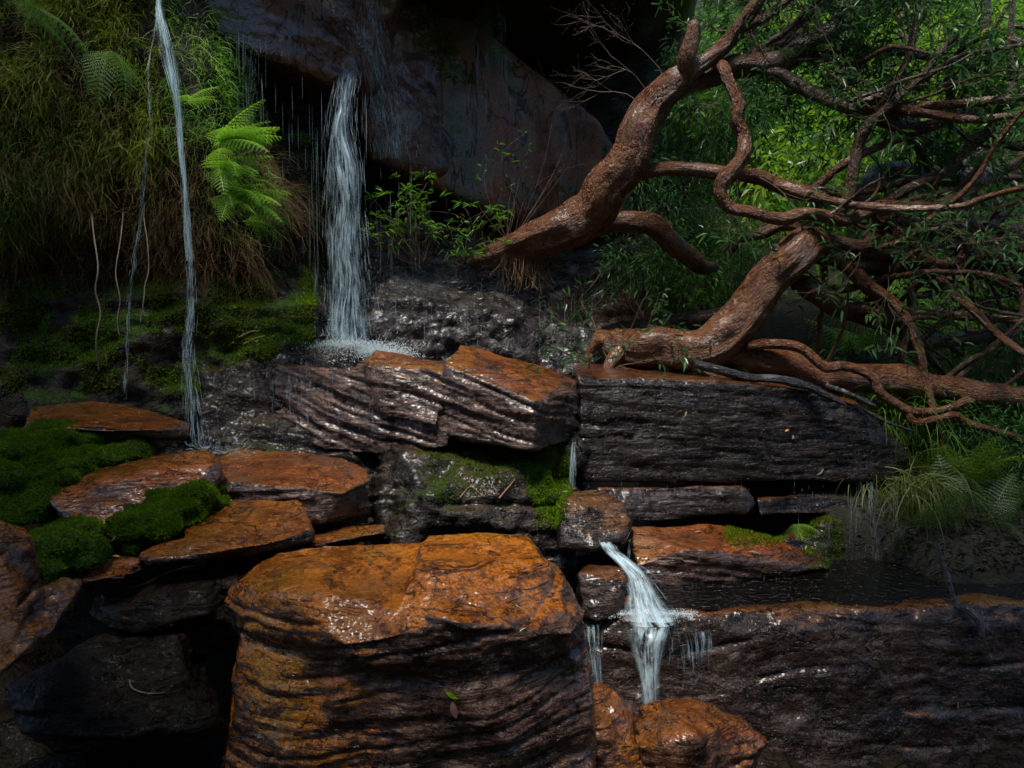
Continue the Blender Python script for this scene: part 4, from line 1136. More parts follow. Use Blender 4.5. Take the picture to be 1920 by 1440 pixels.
D = 5.1
treeA, cA = tree('leaning_tree', 'thick leaning tree rising from behind the black boulder to the upper right', (905, 495, 5.5), [
    ('trunk', 'bark', [(895, 500, 5.6, 12), (920, 482, 5.5, 22), (1000, 455, 5.4, 33), (1080, 420, 5.3, 42), (1140, 368, 5.2, 41), (1180, 312, 5.15, 38), (1196, 250, 5.1, 32), (1212, 200, 5.1, 30), (1245, 168, 5.1, 26), (1285, 140, 5.1, 20), (1315, 122, 5.1, 15), (1363, 80, 5.1, 13), (1393, 43, 5.05, 13), (1425, -5, 5.0, 12), (1450, -60, 5.0, 11)]),
    ('branch', 'bark', [(1195, 300, 5.15, 16), (1215, 250, 5.12, 17), (1235, 205, 5.12, 17), (1262, 165, 5.1, 15), (1283, 140, 5.05, 14), (1288, 105, 5.0, 15), (1300, 60, 4.98, 13), (1304, 38, 4.98, 9)]),
    ('branch', 'barkdark', [(1260, 170, 5.15, 18), (1310, 150, 5.2, 20), (1370, 122, 5.25, 22), (1430, 122, 5.3, 23), (1485, 108, 5.3, 22), (1513, 80, 5.3, 18), (1567, 53, 5.3, 17), (1613, 27, 5.3, 16), (1650, 0, 5.3, 15), (1720, -50, 5.3, 13)]),
    ('branch', 'barkdark', [(1390, 100, 5.25, 10), (1447, 93, 5.3, 10), (1467, 73, 5.35, 9), (1493, 47, 5.4, 9), (1527, 20, 5.4, 8), (1575, -10, 5.4, 8)]),
    ('branch', 'barkdark', [(1335, 100, 5.15, 10), (1390, 53, 5.2, 10), (1427, 37, 5.25, 9), (1467, 10, 5.3, 8), (1500, -20, 5.3, 8)]),
    ('branch', 'barkdark', [(1385, 122, 5.27, 12), (1430, 132, 5.26, 13), (1480, 150, 5.2, 12), (1530, 177, 5.1, 12), (1580, 200, 5.0, 11), (1630, 213, 5.0, 11), (1663, 227, 5.0, 12), (1710, 238, 5.0, 12), (1747, 233, 5.0, 12), (1797, 220, 5.0, 10), (1847, 203, 5.0, 9), (1930, 188, 5.0, 9)]),
    ('branch', 'bark', [(1347, 112, 5.15, 10), (1360, 133, 5.05, 11), (1370, 167, 5.0, 11), (1383, 200, 4.95, 12), (1381, 227, 4.95, 11), (1393, 257, 4.95, 12), (1395, 287, 4.9, 13), (1380, 312, 4.9, 13), (1357, 337, 4.85, 12), (1350, 363, 4.85, 12), (1367, 385, 4.85, 12), (1407, 395, 4.8, 11), (1440, 405, 4.8, 11), (1470, 411, 4.8, 12), (1507, 402, 4.8, 11), (1547, 407, 4.8, 11), (1590, 416, 4.8, 11), (1617, 404, 4.8, 11), (1640, 391, 4.85, 11), (1680, 384, 4.9, 11), (1747, 386, 4.9, 10), (1787, 370, 4.95, 10), (1820, 357, 5.0, 9), (1847, 337, 5.0, 9), (1880, 320, 5.0, 8), (1940, 300, 5.0, 7)]),
    ('branch', 'bark', [(1190, 330, 5.2, 12), (1210, 322, 5.15, 13), (1250, 317, 5.15, 13), (1300, 321, 5.15, 13), (1363, 323, 5.1, 13), (1420, 334, 5.1, 14), (1467, 352, 5.1, 14), (1513, 363, 5.1, 14), (1580, 370, 5.1, 15), (1613, 378, 5.15, 15), (1640, 400, 5.15, 15), (1663, 414, 5.15, 16), (1713, 430, 5.1, 16), (1780, 427, 5.1, 15), (1847, 423, 5.1, 15), (1940, 440, 5.1, 14)]),
    ('branch', 'bark', [(1100, 432, 5.35, 18), (1150, 421, 5.45, 19), (1207, 422, 5.45, 20), (1240, 437, 5.45, 20), (1275, 466, 5.45, 18), (1312, 494, 5.5, 15), (1340, 500, 5.6, 9)]),
    ('branch', 'barkdark', [(1573, 400, 5.0, 11), (1590, 367, 5.0, 11), (1597, 317, 5.0, 11), (1607, 277, 5.0, 10), (1630, 237, 4.95, 10), (1663, 203, 4.9, 9), (1687, 177, 4.9, 8), (1723, 150, 4.9, 7), (1753, 110, 4.9, 6), (1800, 60, 4.9, 4)]),
    ('branch', 'barkdark', [(1632, 235, 4.95, 6), (1673, 160, 4.9, 6), (1693, 127, 4.9, 5), (1713, 67, 4.9, 4), (1735, 0, 4.9, 3)]),
    ('branch', 'barkdark', [(1605, 372, 5.3, 13), (1630, 343, 5.4, 17), (1663, 328, 5.5, 19), (1713, 331, 5.5, 18), (1780, 335, 5.5, 17), (1847, 330, 5.5, 16), (1940, 322, 5.5, 15)]),
    ('branch', 'barkdark', [(1640, 392, 5.0, 8), (1690, 362, 5.0, 9), (1730, 343, 5.0, 9), (1780, 317, 5.0, 9), (1813, 283, 5.0, 9), (1847, 253, 5.0, 9), (1873, 213, 5.0, 8), (1890, 187, 5.0, 8), (1903, 147, 5.0, 7), (1893, 110, 5.0, 6), (1897, 33, 5.0, 5), (1900, -20, 5.0, 5)]),
])
treeB, cB = tree('fallen_tree', 'low reddish tree sprawling along the top of the long right block', (1125, 690, 5.0), [
    ('trunk', 'bark', [(1118, 632, 5.05, 14), (1150, 645, 5.0, 26), (1200, 652, 4.95, 34), (1260, 652, 4.9, 37), (1320, 648, 4.85, 38), (1365, 632, 4.85, 42), (1392, 595, 4.85, 38), (1412, 560, 4.85, 37), (1440, 522, 4.85, 36), (1478, 485, 4.85, 36), (1510, 462, 4.9, 34), (1535, 458, 4.95, 24), (1560, 470, 5.0, 16)]),
    ('branch', 'bark', [(1340, 655, 4.9, 26), (1413, 672, 4.85, 25), (1480, 688, 4.85, 24), (1547, 706, 4.8, 25), (1647, 712, 4.8, 26), (1747, 724, 4.75, 26), (1847, 738, 4.7, 25), (1950, 752, 4.7, 24)]),
    ('branch', 'bark', [(1400, 648, 4.78, 9), (1440, 646, 4.75, 9), (1467, 647, 4.72, 9), (1497, 654, 4.7, 9), (1520, 670, 4.68, 9), (1547, 691, 4.65, 10), (1580, 686, 4.65, 9), (1613, 693, 4.65, 9), (1640, 711, 4.62, 9), (1650, 733, 4.6, 9), (1673, 753, 4.6, 9), (1703, 771, 4.6, 9), (1747, 773, 4.6, 8), (1787, 763, 4.6, 8), (1820, 747, 4.65, 9), (1865, 740, 4.65, 8)]),
    ('branch', 'bark', [(1695, 765, 4.6, 8), (1717, 793, 4.58, 8), (1753, 787, 4.58, 8), (1787, 780, 4.58, 8), (1813, 793, 4.58, 7), (1847, 803, 4.55, 7), (1897, 817, 4.55, 7), (1940, 830, 4.55, 7)]),
    ('branch', 'barkdark', [(1500, 525, 4.95, 20), (1535, 548, 5.0, 20), (1563, 570, 5.05, 19), (1597, 583, 5.1, 19), (1647, 597, 5.1, 19), (1690, 620, 5.15, 18), (1720, 640, 5.2, 16), (1763, 640, 5.25, 15), (1847, 627, 5.3, 14), (1940, 610, 5.3, 13)]),
    ('branch', 'barkdark', [(1515, 470, 4.95, 22), (1570, 488, 5.0, 18), (1613, 497, 5.05, 18), (1707, 503, 5.1, 18), (1760, 495, 5.1, 15), (1830, 510, 5.1, 14), (1880, 523, 5.1, 13), (1950, 530, 5.1, 12)]),
    ('branch', 'barkdark', [(1515, 450, 4.9, 14), (1560, 455, 4.95, 14), (1620, 468, 5.0, 14), (1707, 478, 5.0, 13), (1780, 470, 5.05, 12), (1850, 455, 5.1, 12), (1940, 465, 5.1, 12)]),
    ('branch', 'barkdark', [(1365, 475, 5.3, 9), (1393, 443, 5.2, 10), (1430, 437, 5.1, 10), (1467, 422, 5.05, 10), (1507, 430, 5.0, 10), (1540, 442, 4.95, 10), (1580, 458, 4.95, 9)]),
    ('branch', 'barkdark', [(1690, 690, 5.0, 7), (1697, 647, 5.0, 7), (1707, 580, 5.0, 7), (1713, 530, 5.0, 6), (1780, 512, 4.95, 5), (1830, 482, 4.9, 4), (1900, 470, 4.9, 3)]),
    ('branch', 'barkdark', [(1130, 620, 5.6, 10), (1200, 612, 5.6, 12), (1280, 598, 5.6, 13), (1350, 590, 5.5, 12), (1400, 575, 5.4, 12)]),
    ('root', 'bark', [(1175, 655, 4.95, 22), (1150, 675, 4.9, 14), (1135, 700, 4.85, 9), (1128, 730, 4.8, 5)]),
    ('root', 'bark', [(1150, 640, 5.0, 20), (1125, 640, 5.0, 14), (1110, 655, 5.0, 8), (1100, 680, 4.98, 4)]),
    ('root', 'bark', [(1280, 660, 4.9, 24), (1300, 685, 4.8, 14), (1330, 700, 4.75, 8), (1360, 708, 4.7, 4)]),
    ('branch', 'barkdark', [(1700, 660, 5.1, 5), (1760, 610, 5.1, 6), (1820, 570, 5.1, 5), (1930, 545, 5.1, 4)]),
])


def thin_limbs(e, cs, idx, n, seed, mat='barkdark', LR=(.5, 1.5), RR=(2.4, 8), dz=(-.5, .8), tr=(.25, .95), wig=.28):
    rg = np.random.default_rng(seed)
    for i in range(n):
        c = cs[idx[int(rg.integers(0, len(idx)))]]
        k = int(len(c) * rg.uniform(*tr))
        p = c[k, :3].copy()
        d = unit(np.array([rg.uniform(.2, 1), rg.uniform(-.3, .4), rg.uniform(*dz)]))
        L, r = rg.uniform(*LR), rg.uniform(*RR)
        pts, n_ = [], 7
        for q in range(n_):
            px = pix(p[None])[0]
            pts.append((px[0], px[1], p[1], r * (1 - .6 * q / n_)))
            d = unit(d + rg.normal(0, wig, 3) + np.array([.05, 0, .02]))
            p = p + d * L / n_
        m, _ = limb_mesh('branch', pts, MT[mat], sides=8, seed=seed + i, knot=.2)
        obj('branch', m, e)


thin_limbs(treeA, cA, [2, 5, 6, 7, 11, 12], 46, 300)
thin_limbs(treeB, cB, [1, 4, 5, 6, 8], 46, 400)
thin_limbs(treeA, cA, [2, 5, 6, 7], 11, 520, 'bark', (1.4, 2.4), (6, 11), (-.35, .3), (.3, .6), .22)
thin_limbs(treeB, cB, [4, 5, 6], 11, 560, 'bark', (1.2, 2.2), (6, 12), (-.4, .35), (.05, .35), .22)


def crown(e, cs, idx, n, seed, leaf='leafdark', L=.075, W=.014, tw='twig', per=1, tl=.45, gens=3, spread=.5, bias=(0, 0, .3), tmin=.25, name='crown'):
    rg = np.random.default_rng(seed)
    st, di = [], []
    for i in range(n):
        c = cs[rg.choice(idx)]
        k = int(len(c) * rg.uniform(tmin, .98))
        st.append(c[k, :3]); di.append(unit(rg.normal(0, .8, 3) + np.array(bias)))
    pth, rad, tp, td = twig_system(st, di, gens, tl, spread, .0045, seed)
    m = tubes3(pth, rad, 'twigs', MT[tw], None, 3)
    o = obj('twigs', m, e); o['kind'] = 'stuff'
    p = np.repeat(tp, per, 0); d = np.repeat(td, per, 0)
    k = len(p)
    p = p + rg.normal(0, .02, (k, 3))
    m = leaves(p, unit(d + rg.normal(0, .6, (k, 3))), L * rg.uniform(.6, 1.2, k), W * rg.uniform(.7, 1.3, k), name, MT[leaf], rg.random(k))
    o = obj(name, m, e); o['kind'] = 'stuff'


crown(treeA, cA, [2, 3, 4, 5, 9, 10], 95, 1, per=2, bias=(.2, .3, .7), tmin=.35)
crown(treeA, cA, [6, 7, 11, 12], 22, 2, per=1, bias=(.2, .3, .1))
crown(treeB, cB, [4, 5, 6, 8, 10], 34, 3, per=1, bias=(.3, .2, 0))

# loose limbs and sticks
for lab, path, mat in [
    ('blackened branch lying on the long right block below the fallen tree', [(1305, 682, 4.55, 8), (1363, 697, 4.5, 9), (1413, 707, 4.48, 9), (1480, 717, 4.45, 8), (1530, 733, 4.42, 7), (1585, 758, 4.4, 4)], 'burnt'),
    ('short black stick poking out past the end of the right block', [(1550, 722, 4.55, 5), (1590, 738, 4.5, 5), (1640, 762, 4.45, 4)], 'burnt'),
    ('thin dark twig hanging over the right end of the block', [(1620, 768, 4.5, 3), (1660, 790, 4.5, 3), (1710, 808, 4.5, 2)], 'burnt'),
    ('thin dark stick standing in the pool at the lower right', [(1756, 1018, 3.5, 4), (1772, 1070, 3.42, 5), (1792, 1130, 3.36, 6), (1815, 1142, 3.32, 8), (1838, 1165, 3.28, 8), (1842, 1195, 3.25, 6)], 'burnt')]:
    m, _ = limb_mesh('stick', path, MT[mat], sides=8, knot=.25, seed=len(lab))
    tag(obj('stick', m, None, tuple(P(*path[0][:3]))), lab, 'stick')

# ------------------------------------------------------------------ saplings by the waterfall
def sapling(label, base, tips, d, mat='leafbright', seed=0, whorl=7, L=.07, W=.013, r=.003, tw='twig'):
    rg = np.random.default_rng(seed)
    B = P(*base)
    e = empty('sapling', tuple(B), label, 'shrub')
    paths, lp, ld = [], [], []
    for (x, y) in tips:
        T = P(x, y, d + rg.uniform(-.25, .25))
        t = np.linspace(0, 1, 8)[:, None]
        mid = np.array([rg.normal(0, .08), rg.normal(0, .08), rg.uniform(-.05, .1)])
        paths.append(B + (T - B) * t + mid * np.sin(t * math.pi))
        if whorl:
            for k in range(whorl):
                a = rg.uniform(0, 2 * math.pi)
                lp.append(T + rg.normal(0, .008, 3)); ld.append([math.cos(a), math.sin(a), rg.uniform(-.3, .8)])
            q = paths[-1][5]
            for k in range(3):
                lp.append(q + rg.normal(0, .02, 3)); ld.append(rg.normal(0, 1, 3))
    m = tubes3(np.array(paths), np.full(len(paths), r), 'stem', MT[tw], None, 4, np.linspace(1, .35, 8))
    o = obj('stem', m, e)
    if whorl:
        k = len(lp)
        obj('crown', leaves(np.array(lp), np.array(ld), L * rg.uniform(.6, 1.15, k), W * rg.uniform(.8, 1.2, k), 'crown', MT[mat], rg.random(k)), e)['kind'] = 'stuff'
    return e


rr = np.random.default_rng(5)
sapling('leafy green sapling with narrow leaves right of the main waterfall', (790, 500, 5.45), [(rr.uniform(690, 825), rr.uniform(325, 440)) for _ in range(34)], 5.35, seed=1)
sapling('darker sapling under the lower edge of the rusty cliff slab', (870, 495, 5.6), [(rr.uniform(800, 950), rr.uniform(375, 480)) for _ in range(26)], 5.5, mat='leafmid', seed=2)
sapling('sparse twiggy sapling in front of the rusty cliff slab', (950, 450, 5.5), [(935, 270), (915, 300), (960, 290), (985, 250), (990, 280), (1000, 270), (930, 310)], 5.5, seed=3, whorl=3, tw='twig')
sapling('bare pale twigs growing up behind the leaning trunk', (965, 445, 5.5), [(1010, 390), (1050, 300), (1090, 280), (1035, 230), (1070, 215), (1110, 250), (1125, 300), (1000, 330)], 5.6, seed=4, whorl=0, tw='twig', r=.0018)


def dead_bush(label, starts, dirs, gens, L, r0, seed, spread=.45, mat='twig', grav=0):
    e_at = starts[0]
    pth, rad, tp, td = twig_system(starts, dirs, gens, L, spread, r0, seed, grav)
    m = tubes3(pth, rad, 'twig_bush', MT[mat], None, 3)
    return tag(obj('twig_bush', m, None, tuple(e_at)), label, 'shrub', None, None)


dead_bush('bare dark twigs standing in front of the cave left of the leaning tree', [P(1230, 190, 5.4), P(1215, 200, 5.5), P(1245, 150, 5.4)], [(-.5, 0, .8), (-.7, 0, .5), (-.3, 0, 1)], 4, .42, .004, 7)
dead_bush('pale dry twig bush on the bank at the far lower right', [P(1840, 1070, 4.3), P(1850, 1070, 4.4)], [(-.2, 0, 1), (.3, 0, 1)], 4, .3, .005, 8, .6)
dead_bush('tangle of brown dry twigs below the leaning trunk', [P(1180, 560, 5.8), P(1230, 560, 5.8), P(1280, 540, 5.8)], [(0, 0, 1), (.2, 0, 1), (-.3, 0, 1)], 4, .35, .004, 9, .6)

# ------------------------------------------------------------------ sedges and hanging grass at the right
def sedge(label, at, n, L, seed, lean=(0, -.4, 0), mat='sedge', width=(.003, .006), spread=.5, upb=.9, sp=.06):
    rg = np.random.default_rng(seed)
    K = 9
    p = np.array(at) + rg.normal(0, sp, (n, 3)) * np.array([1, .7, .4])
    d = unit(rg.normal(0, spread, (n, 3)) + np.array([0, 0, upb]) + np.array(lean))
    ll = rg.uniform(L * .5, L * 1.1, n)[:, None]
    path = [p]
    for k in range(K - 1):
        d = unit(d + np.array([0, 0, -.34]) + rg.normal(0, .05, (n, 3)))
        path.append(path[-1] + d * ll / (K - 1))
    m = ribbons(np.stack(path, 1), rg.uniform(*width, n), 'sedge', MT[mat], rg.random(n))
    return tag(obj('sedge', m, None, tuple(at)), label, 'grass')


sedge('long drooping sedge hanging over the pool beside the right block', P(1715, 905, 4.35), 260, .6, 1, (.1, -.25, 0), spread=.22, upb=.05, sp=.08)
sedge('sedge tussock at the end of the right block behind the drips', P(1630, 905, 4.6), 130, .5, 2, (0, -.4, 0), spread=.3, upb=.2)
sedge('feathery green grass drooping past the end of the right block', P(1670, 780, 4.9), 420, .6, 3, (.2, -.3, 0), mat='ferndark', spread=.4, upb=.5, sp=.1)
sedge('green grass tuft drooping under the fallen tree\'s log', P(1760, 780, 5.0), 360, .5, 4, (.1, -.3, 0), mat='ferndark', spread=.5, upb=.5, sp=.14)
sedge('fine green grass curtain hanging behind the sprawling branches', P(1650, 545, 6.4), 500, .7, 5, (.1, -.2, 0), mat='fern', spread=.5, upb=.2, sp=.25)

# ------------------------------------------------------------------ background thicket
def shrub_protos():
    out = {}
    for key, mat, n, L, W, rad in (('broad', 'leafyellow', 900, .11, .045, .62), ('mid', 'leafmid', 1100, .1, .034, .65), ('narrow', 'leafdark', 1500, .1, .016, .65)):
        for v in range(2):
            rg = np.random.default_rng(hash_ := (len(key) * 7 + v))
            nc = 26
            cen = unit(rg.normal(0, 1, (nc, 3))) * (rg.random((nc, 1)) ** .5) * rad * np.array([1, 1, .9]) + np.array([0, 0, rad])
            t = np.linspace(0, 1, 7)[None, :, None]
            B = np.zeros((nc, 1, 3))
            stems = B + (cen[:, None] - B) * t + rg.normal(0, .02, (nc, 7, 3))
            sm = tubes3(stems, np.full(nc, .007), 'stem', MT['twig'], None, 4, np.linspace(1, .3, 7))
            k = rg.integers(0, nc, n)
            p = cen[k] + rg.normal(0, .13, (n, 3))
            d = unit(p - cen[k] + rg.normal(0, .05, (n, 3)) + np.array([0, 0, -.05]))
            lm = leaves(p, d, L * rg.uniform(.5, 1.2, n), W * rg.uniform(.6, 1.2, n), 'crown', MT[mat], np.clip(rg.normal(.5, .22, n) + .25 * rg.normal(0, 1, nc)[k], 0, 1))
            out[key, v] = (sm, lm)
    return out


SP = shrub_protos()
KIND = {'broad': 'yellow green broad-leaved shrub', 'mid': 'mid green leafy shrub', 'narrow': 'dark narrow-leaved shrub'}


def shrub(key, at, s, seed):
    rg = np.random.default_rng(seed)
    px = pix(np.array([at]))[0, 0]
    where = 'behind the leaning trunk' if px < 1400 else 'behind the middle branches' if px < 1700 else 'towards the right edge'
    row = 'on the bank behind the pool' if at[1] < 5.7 and px > 1700 else 'at the front of the thicket' if at[1] < 8 else 'halfway back in the thicket' if at[1] < 11 else 'at the back of the thicket'
    e = empty('shrub', tuple(at), KIND[key] + ' ' + where + ', ' + row, 'shrub', KIND[key] + 's ' + where + ', ' + row)
    sm, lm = SP[key, int(rg.integers(0, 2))]
    rz = rg.uniform(0, 6.28)
    for nm, m in (('stem', sm), ('crown', lm)):
        o = bpy.data.objects.new(nm, m); link(o, e)
        if nm == 'crown': o['kind'] = 'stuff'
    e.scale = (s, s, s * rg.uniform(.85, 1.2)); e.rotation_euler = (0, 0, rz)


rg = np.random.default_rng(77)
k = 0
for d in (6.9, 7.6, 8.3, 9.0, 9.8, 10.7, 11.7, 12.8, 14.0):
    for px in np.linspace(1190, 1990, 6 if d < 8 else 9):
        x = px + rg.uniform(-50, 50)
        dd = d + rg.uniform(-.35, .35)
        X = P(x, 600, dd)[0]
        z = float(hill_z(np.array([[X]]), np.array([[dd]]))[0, 0])
        u = rg.random()
        sunny = 1400 < x < 1960  # this stretch gets brighter leaves so the thicket looks lit
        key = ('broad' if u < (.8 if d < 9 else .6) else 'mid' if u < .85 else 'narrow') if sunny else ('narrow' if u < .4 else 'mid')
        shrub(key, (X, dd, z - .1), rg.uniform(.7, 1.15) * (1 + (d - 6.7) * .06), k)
        k += 1
for i, (px, py, d, s, key) in enumerate([(1240, 420, 5.9, .6, 'narrow'), (1290, 300, 6.1, .7, 'mid'), (1210, 560, 5.9, .55, 'narrow'), (1290, 560, 5.9, .5, 'mid'), (1380, 560, 6.0, .5, 'narrow'), (1330, 210, 6.3, .7, 'narrow'), (1820, 640, 6.2, .6, 'broad'), (1880, 560, 6.2, .6, 'mid'), (1860, 880, 5.4, .5, 'mid'), (1760, 830, 5.6, .45, 'mid')]):
    p = P(px, py, d); p[2] -= .4 * s
    shrub(key, p, s, 500 + i)
for i, (px, d, s_, key) in enumerate([(1790, 4.75, .42, 'narrow'), (1880, 4.6, .45, 'narrow'), (1960, 4.7, .5, 'mid'), (1840, 5.2, .5, 'narrow'), (1750, 5.3, .45, 'mid'), (1930, 5.4, .55, 'narrow')]):
    X = P(px, 600, d)[0]
    shrub(key, (X, d, float(hill_z(np.array([[X]]), np.array([[d]]))[0, 0]) - .05), s_, 700 + i)
for i in range(14):
    px, d = rg.uniform(1690, 1990), rg.uniform(4.3, 6.4)
    X = P(px, 600, d)[0]
    z = float(hill_z(np.array([[X]]), np.array([[d]]))[0, 0])
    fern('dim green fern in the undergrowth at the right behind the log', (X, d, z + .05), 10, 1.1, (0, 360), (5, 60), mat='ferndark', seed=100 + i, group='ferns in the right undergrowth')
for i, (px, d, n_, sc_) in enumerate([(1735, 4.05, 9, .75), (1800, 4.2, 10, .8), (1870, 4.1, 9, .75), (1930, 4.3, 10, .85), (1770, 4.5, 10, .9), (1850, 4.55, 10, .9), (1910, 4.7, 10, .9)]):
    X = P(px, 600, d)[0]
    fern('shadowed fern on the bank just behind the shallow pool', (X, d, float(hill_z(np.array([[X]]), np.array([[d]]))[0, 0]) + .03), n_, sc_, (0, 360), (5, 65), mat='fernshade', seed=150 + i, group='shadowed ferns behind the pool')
# slim trunks far back
for i, (x0, x1, d, r, lab) in enumerate([(1545, 1590, 9.5, 16, 'pale slim trunk far back at the top of the picture'), (1380, 1420, 9.0, 10, 'dark slim trunk far back behind the leaning tree'), (1700, 1690, 10.5, 12, 'dark upright trunk far back behind the sunlit shrubs'), (1860, 1845, 9.0, 10, 'thin upright trunk far back at the right edge')]):
    X = P(x0, 600, d)[0]
    zb = float(hill_z(np.array([[X]]), np.array([[d]]))[0, 0])
    yb = pix(np.array([[X, d, zb - .1]]))[0, 1]
    m, _ = limb_mesh('trunk', [(x0, yb, d, r * 1.3), (x0 + (x1 - x0) * .4, yb * .55, d, r), (x1, -60, d, r * .85), (x1 + 10, -300, d, r * .7)], MT['barkgrey' if i == 0 else 'barkdark'], sides=12, seed=70 + i)
    tag(obj('tree_trunk', m, None, (X, d, zb)), lab, 'tree')

# unseen leafy crowns added overhead to shade the edges of the clearing
for i, (x, y, z, s_) in enumerate([(-1.9, 1.3, 4.6, 1.8), (-2.9, 2.6, 4.9, 2.0), (-4.0, 4.2, 5.4, 1.9), (1.4, 2.2, 4.4, 1.7), (2.7, 2.1, 4.4, 1.9), (-1.0, 0.1, 4.4, 1.8), (.8, .4, 4.4, 1.9), (-1.4, 1.0, 3.9, 1.3), (-.2, -1.2, 4.6, 2.0)]):
    e = empty('added_shade_bough', (x, y, z - .6 * s_), 'unseen leafy bough added overhead to shade the clearing edges', 'tree', 'added shading boughs above the clearing')
    sm, lm = SP['mid', i % 2]
    for nm, m in (('branch', sm), ('crown', lm)):
        o = bpy.data.objects.new(nm, m); link(o, e)
        if nm == 'crown': o['kind'] = 'stuff'
    e.scale = (s_, s_, s_ * .7); e.rotation_euler = (0, 0, i * 1.3)

rg = np.random.default_rng(91)
n = 3000
px_, d_ = rg.uniform(1620, 2000, n), 3.75 + rg.random(n) ** 1.4 * 2.4
X_ = (px_ - 960) / F_PX * d_
Z_ = np.array([float(v) for v in hill_z(X_[None], d_[None])[0]])
lt = leaves(np.stack([X_, d_, Z_ + .012], 1), unit(rg.normal(0, 1, (n, 3)) * np.array([1, 1, .25])), rg.uniform(.02, .06, n), rg.uniform(.005, .013, n), 'leaf_litter', leaf_mat('litter_leaf', (.012, .008, .005), (.045, .03, .014), .1, .6, (.03, .05, .012)), rg.random(n))
tag(obj('leaf_litter', lt), 'brown leaf litter on the bank behind the pool', None, None, 'stuff')
st_ = np.stack([P(x, y, 5.35) for x, y in zip(rg.uniform(940, 1030, 70), rg.uniform(470, 492, 70))])
hp = [st_]
dd_ = np.tile(np.array([0, -.1, -1.0]), (70, 1))
for k in range(6):
    dd_ = unit(dd_ + rg.normal(0, .18, (70, 3))); hp.append(hp[-1] + dd_ * rg.uniform(.02, .05, (70, 1)))
tag(obj('rootlets', tubes3(np.stack(hp, 1), rg.uniform(.0008, .002, 70), 'rootlets', MT['root'], rg.random(70), 3), None, tuple(P(985, 480, 5.35))), 'thin brown rootlets dangling under the base of the leaning tree', 'roots', None, 'stuff')

# ------------------------------------------------------------------ fallen leaves and twigs
LM = {c: plain_mat(n, v, tuple(x * .7 for x in v), .35, 60, .1) for c, n, v in (('green', 'fresh_green_leaf', (.2, .36, .02)), ('yellow', 'yellow_leaf', (.6, .36, .04)), ('brown', 'brown_leaf', (.24, .1, .045)), ('tan', 'tan_leaf', (.45, .33, .2)), ('pink', 'wet_pink_brown_leaf', (.2, .1, .09)))}


def on_surface(px, py, d_guess):
    """first thing hit along the sight line to this photo pixel"""
    o = Vector((0, 0, CAM_Z)); t = Vector(P(px, py, 5.0)) - o
    dg = bpy.context.evaluated_depsgraph_get()
    ok, loc, nr, *_ = SC.ray_cast(dg, o + t.normalized() * 1.0, t.normalized())
    if not ok or abs(loc.y - d_guess) > 1.2:
        return Vector(P(px, py, d_guess)), Vector((0, -1, .2)).normalized()
    return loc, nr


def leaf(label, px, py, d, L, W, ang, c):
    loc, nr = on_surface(px, py, d)
    n = np.array(nr)
    a = unit(np.cross(n, np.array([0, 1.0, 0.1]))); b = np.cross(n, a)
    dr = a * math.cos(R(ang)) + b * math.sin(R(ang)); sd_ = np.cross(n, dr)
    c0 = np.array(loc) + n * .006
    t = np.linspace(0, 1, 9)
    w = W * np.sin(np.pi * (t * .96 + .02)) ** .8 * .5
    mid = c0 + dr[None] * ((t - .5) * L)[:, None] + n * (np.sin(t * math.pi) * L * .08)[:, None]
    V = np.concatenate([mid - sd_ * w[:, None] + n * .003, mid, mid + sd_ * w[:, None] + n * .003])
    f = []
    for k in range(8):
        f += [[k, k + 1, 10 + k, 9 + k], [9 + k, 10 + k, 19 + k, 18 + k]]
    m = mesh_np('fallen_leaf', V, f, LM[c])
    tag(obj('fallen_leaf', m, None, tuple(c0)), label, 'leaf')


for lab, obs, n in (('scattered bits of leaf and bark lying on the left slabs', [slab_a, slab_b, slab_c2, slab_d, rock_s, rock_w], 90), ('scattered leaf bits on the ledges in the middle and right', [main, right_b, low3, low_ledge, round_r], 80), ('leaf scraps caught in the dark hollow and on the shelf', [under, fall_ledge], 120)):
    p, nr = sample_surface(obs, n, lambda q: (q[:, 0] > -20) & (q[:, 0] < 1940) & (q[:, 1] < 1450), .45)
    dl = unit(rng.normal(0, 1, (n, 3))); dl = unit(dl - nr * np.einsum('ij,ij->i', dl, nr)[:, None] * .9)
    tag(obj('leaf_litter', leaves(p + nr * .004, dl, rng.uniform(.012, .045, n), rng.uniform(.004, .011, n), 'leaf_litter', MT['litter'], rng.random(n), .05)), lab, None, None, 'stuff')
bpy.context.view_layer.update()
leaf('bright green leaf stuck to the front of the foreground boulder', 850, 1300, 2.3, .048, .02, 95, 'green')
leaf('wet pinkish brown leaf below the green one on the boulder', 853, 1330, 2.3, .05, .022, 85, 'pink')
leaf('yellow leaf on the small low orange rock', 217, 1047, 2.9, .028, .012, 10, 'yellow')
leaf('tan leaf hanging on the right block\'s face near its lower edge', 1536, 884, 4.4, .055, .018, 100, 'tan')
leaf('pale leaf at the left of the right block\'s face', 1285, 776, 4.3, .035, .01, 70, 'tan')
leaf('small orange leaf in the middle of the right block\'s face', 1474, 808, 4.35, .03, .012, 40, 'yellow')
leaf('brown leaf on the right block\'s face below the orange one', 1485, 820, 4.35, .04, .012, 80, 'brown')
leaf('thin tan leaf lying flat on the right block\'s face', 1425, 812, 4.35, .03, .006, 5, 'tan')
leaf('brown leaf at the end of the sticks in the hollow', 664, 750, 4.2, .04, .012, 60, 'yellow')
leaf('tan leaf on the dark shelf face', 610, 805, 4.15, .05, .01, 70, 'tan')
leaf('curled tan leaf on the red brown slab', 1310, 1000, 3.9, .04, .008, 10, 'tan')
leaf('long tan leaf on the red brown slab', 1412, 1038, 3.8, .07, .008, 8, 'tan')


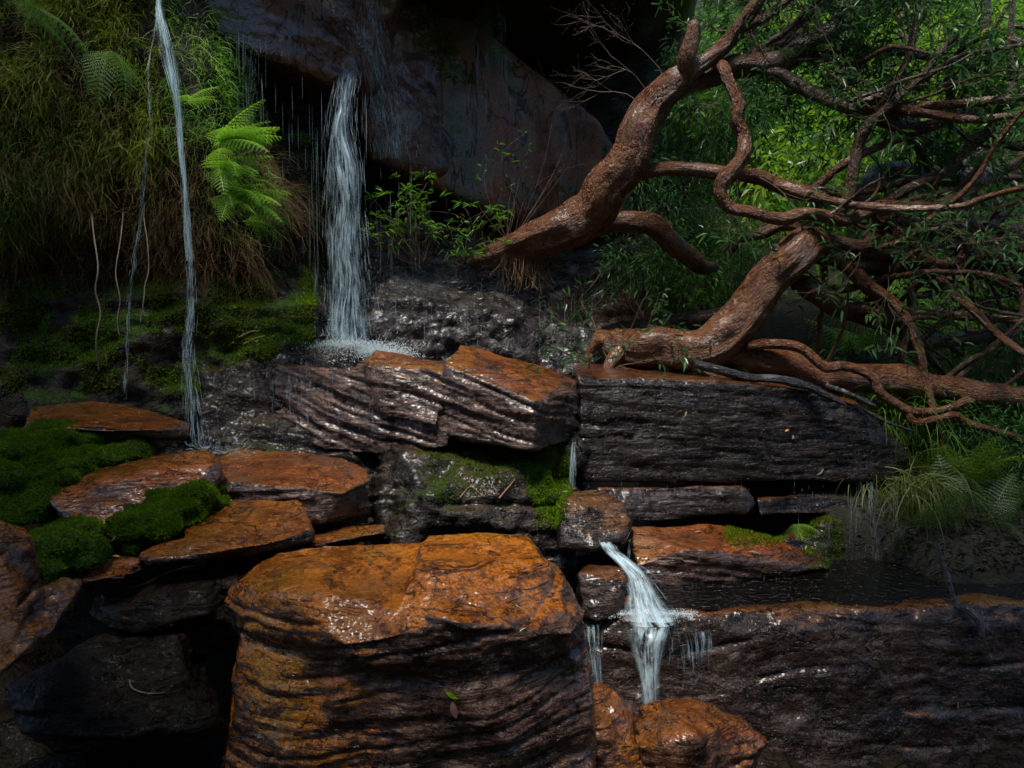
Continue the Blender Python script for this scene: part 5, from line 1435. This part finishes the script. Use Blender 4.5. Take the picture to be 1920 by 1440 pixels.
def twig(label, pts, r=1.6, mat='stick'):
    q = []
    for (x, y, d) in pts:
        l, n = on_surface(x, y, d)
        q.append(np.array(l) + np.array(n) * .008)
    q = np.array(q)
    pth = catmull(q, .01)
    m = tubes3(pth[None], np.array([r * mpp(pts[0][2])]), 'twig', MT[mat], None, 5, np.linspace(1, .5, len(pth)))
    tag(obj('twig', m, None, tuple(q[0])), label, 'twig')


twig('straight brown twig leaning in the hollow below the banded ledge', [(935, 935, 3.9), (968, 897, 3.9)], 2)
twig('short twig crossing near the straight one in the hollow', [(928, 918, 3.9), (937, 937, 3.9)], 1.6)
twig('bent brown twig at the left of the hollow', [(862, 935, 3.9), (882, 915, 3.9), (905, 932, 3.9), (912, 920, 3.9)], 1.5)
twig('red twig in the spray left of the main fall', [(448, 632, 4.8), (470, 622, 4.8), (485, 620, 4.8)], 1.6)
twig('second red twig just below the first in the spray', [(458, 645, 4.8), (480, 633, 4.8), (495, 630, 4.8)], 1.6)
twig('forked yellow twig lying in the dark lower left gap', [(243, 1278, 2.7), (250, 1295, 2.7), (280, 1303, 2.7), (310, 1302, 2.7)], 2, 'twigpale')
twig('small reddish twig by the bright moss cushion', [(190, 1005, 3.1), (205, 1013, 3.1), (215, 1003, 3.1)], 1.5)


# ------------------------------------------------------------------ damp air in the gorge
HAZE = 0.0
if HAZE:
    bm = bmesh.new()
    bmesh.ops.create_cube(bm, size=1.0)
    hm = bpy.data.meshes.new('haze'); bm.to_mesh(hm); bm.free()
    ho = bpy.data.objects.new('haze', hm); link(ho)
    ho.location = (0, 5, 6.4); ho.scale = (84, 94, 16.8)
    hmat = bpy.data.materials.new('damp_air'); hmat.use_nodes = True
    t = hmat.node_tree; t.nodes.clear()
    pv = t.nodes.new('ShaderNodeVolumePrincipled'); out = t.nodes.new('ShaderNodeOutputMaterial')
    pv.inputs['Color'].default_value = (.7, .87, 1, 1); pv.inputs['Density'].default_value = HAZE
    t.links.new(pv.outputs[0], out.inputs['Volume'])
    hm.materials.append(hmat)
    tag(ho, 'thin damp haze filling the gorge', None, None, 'stuff')
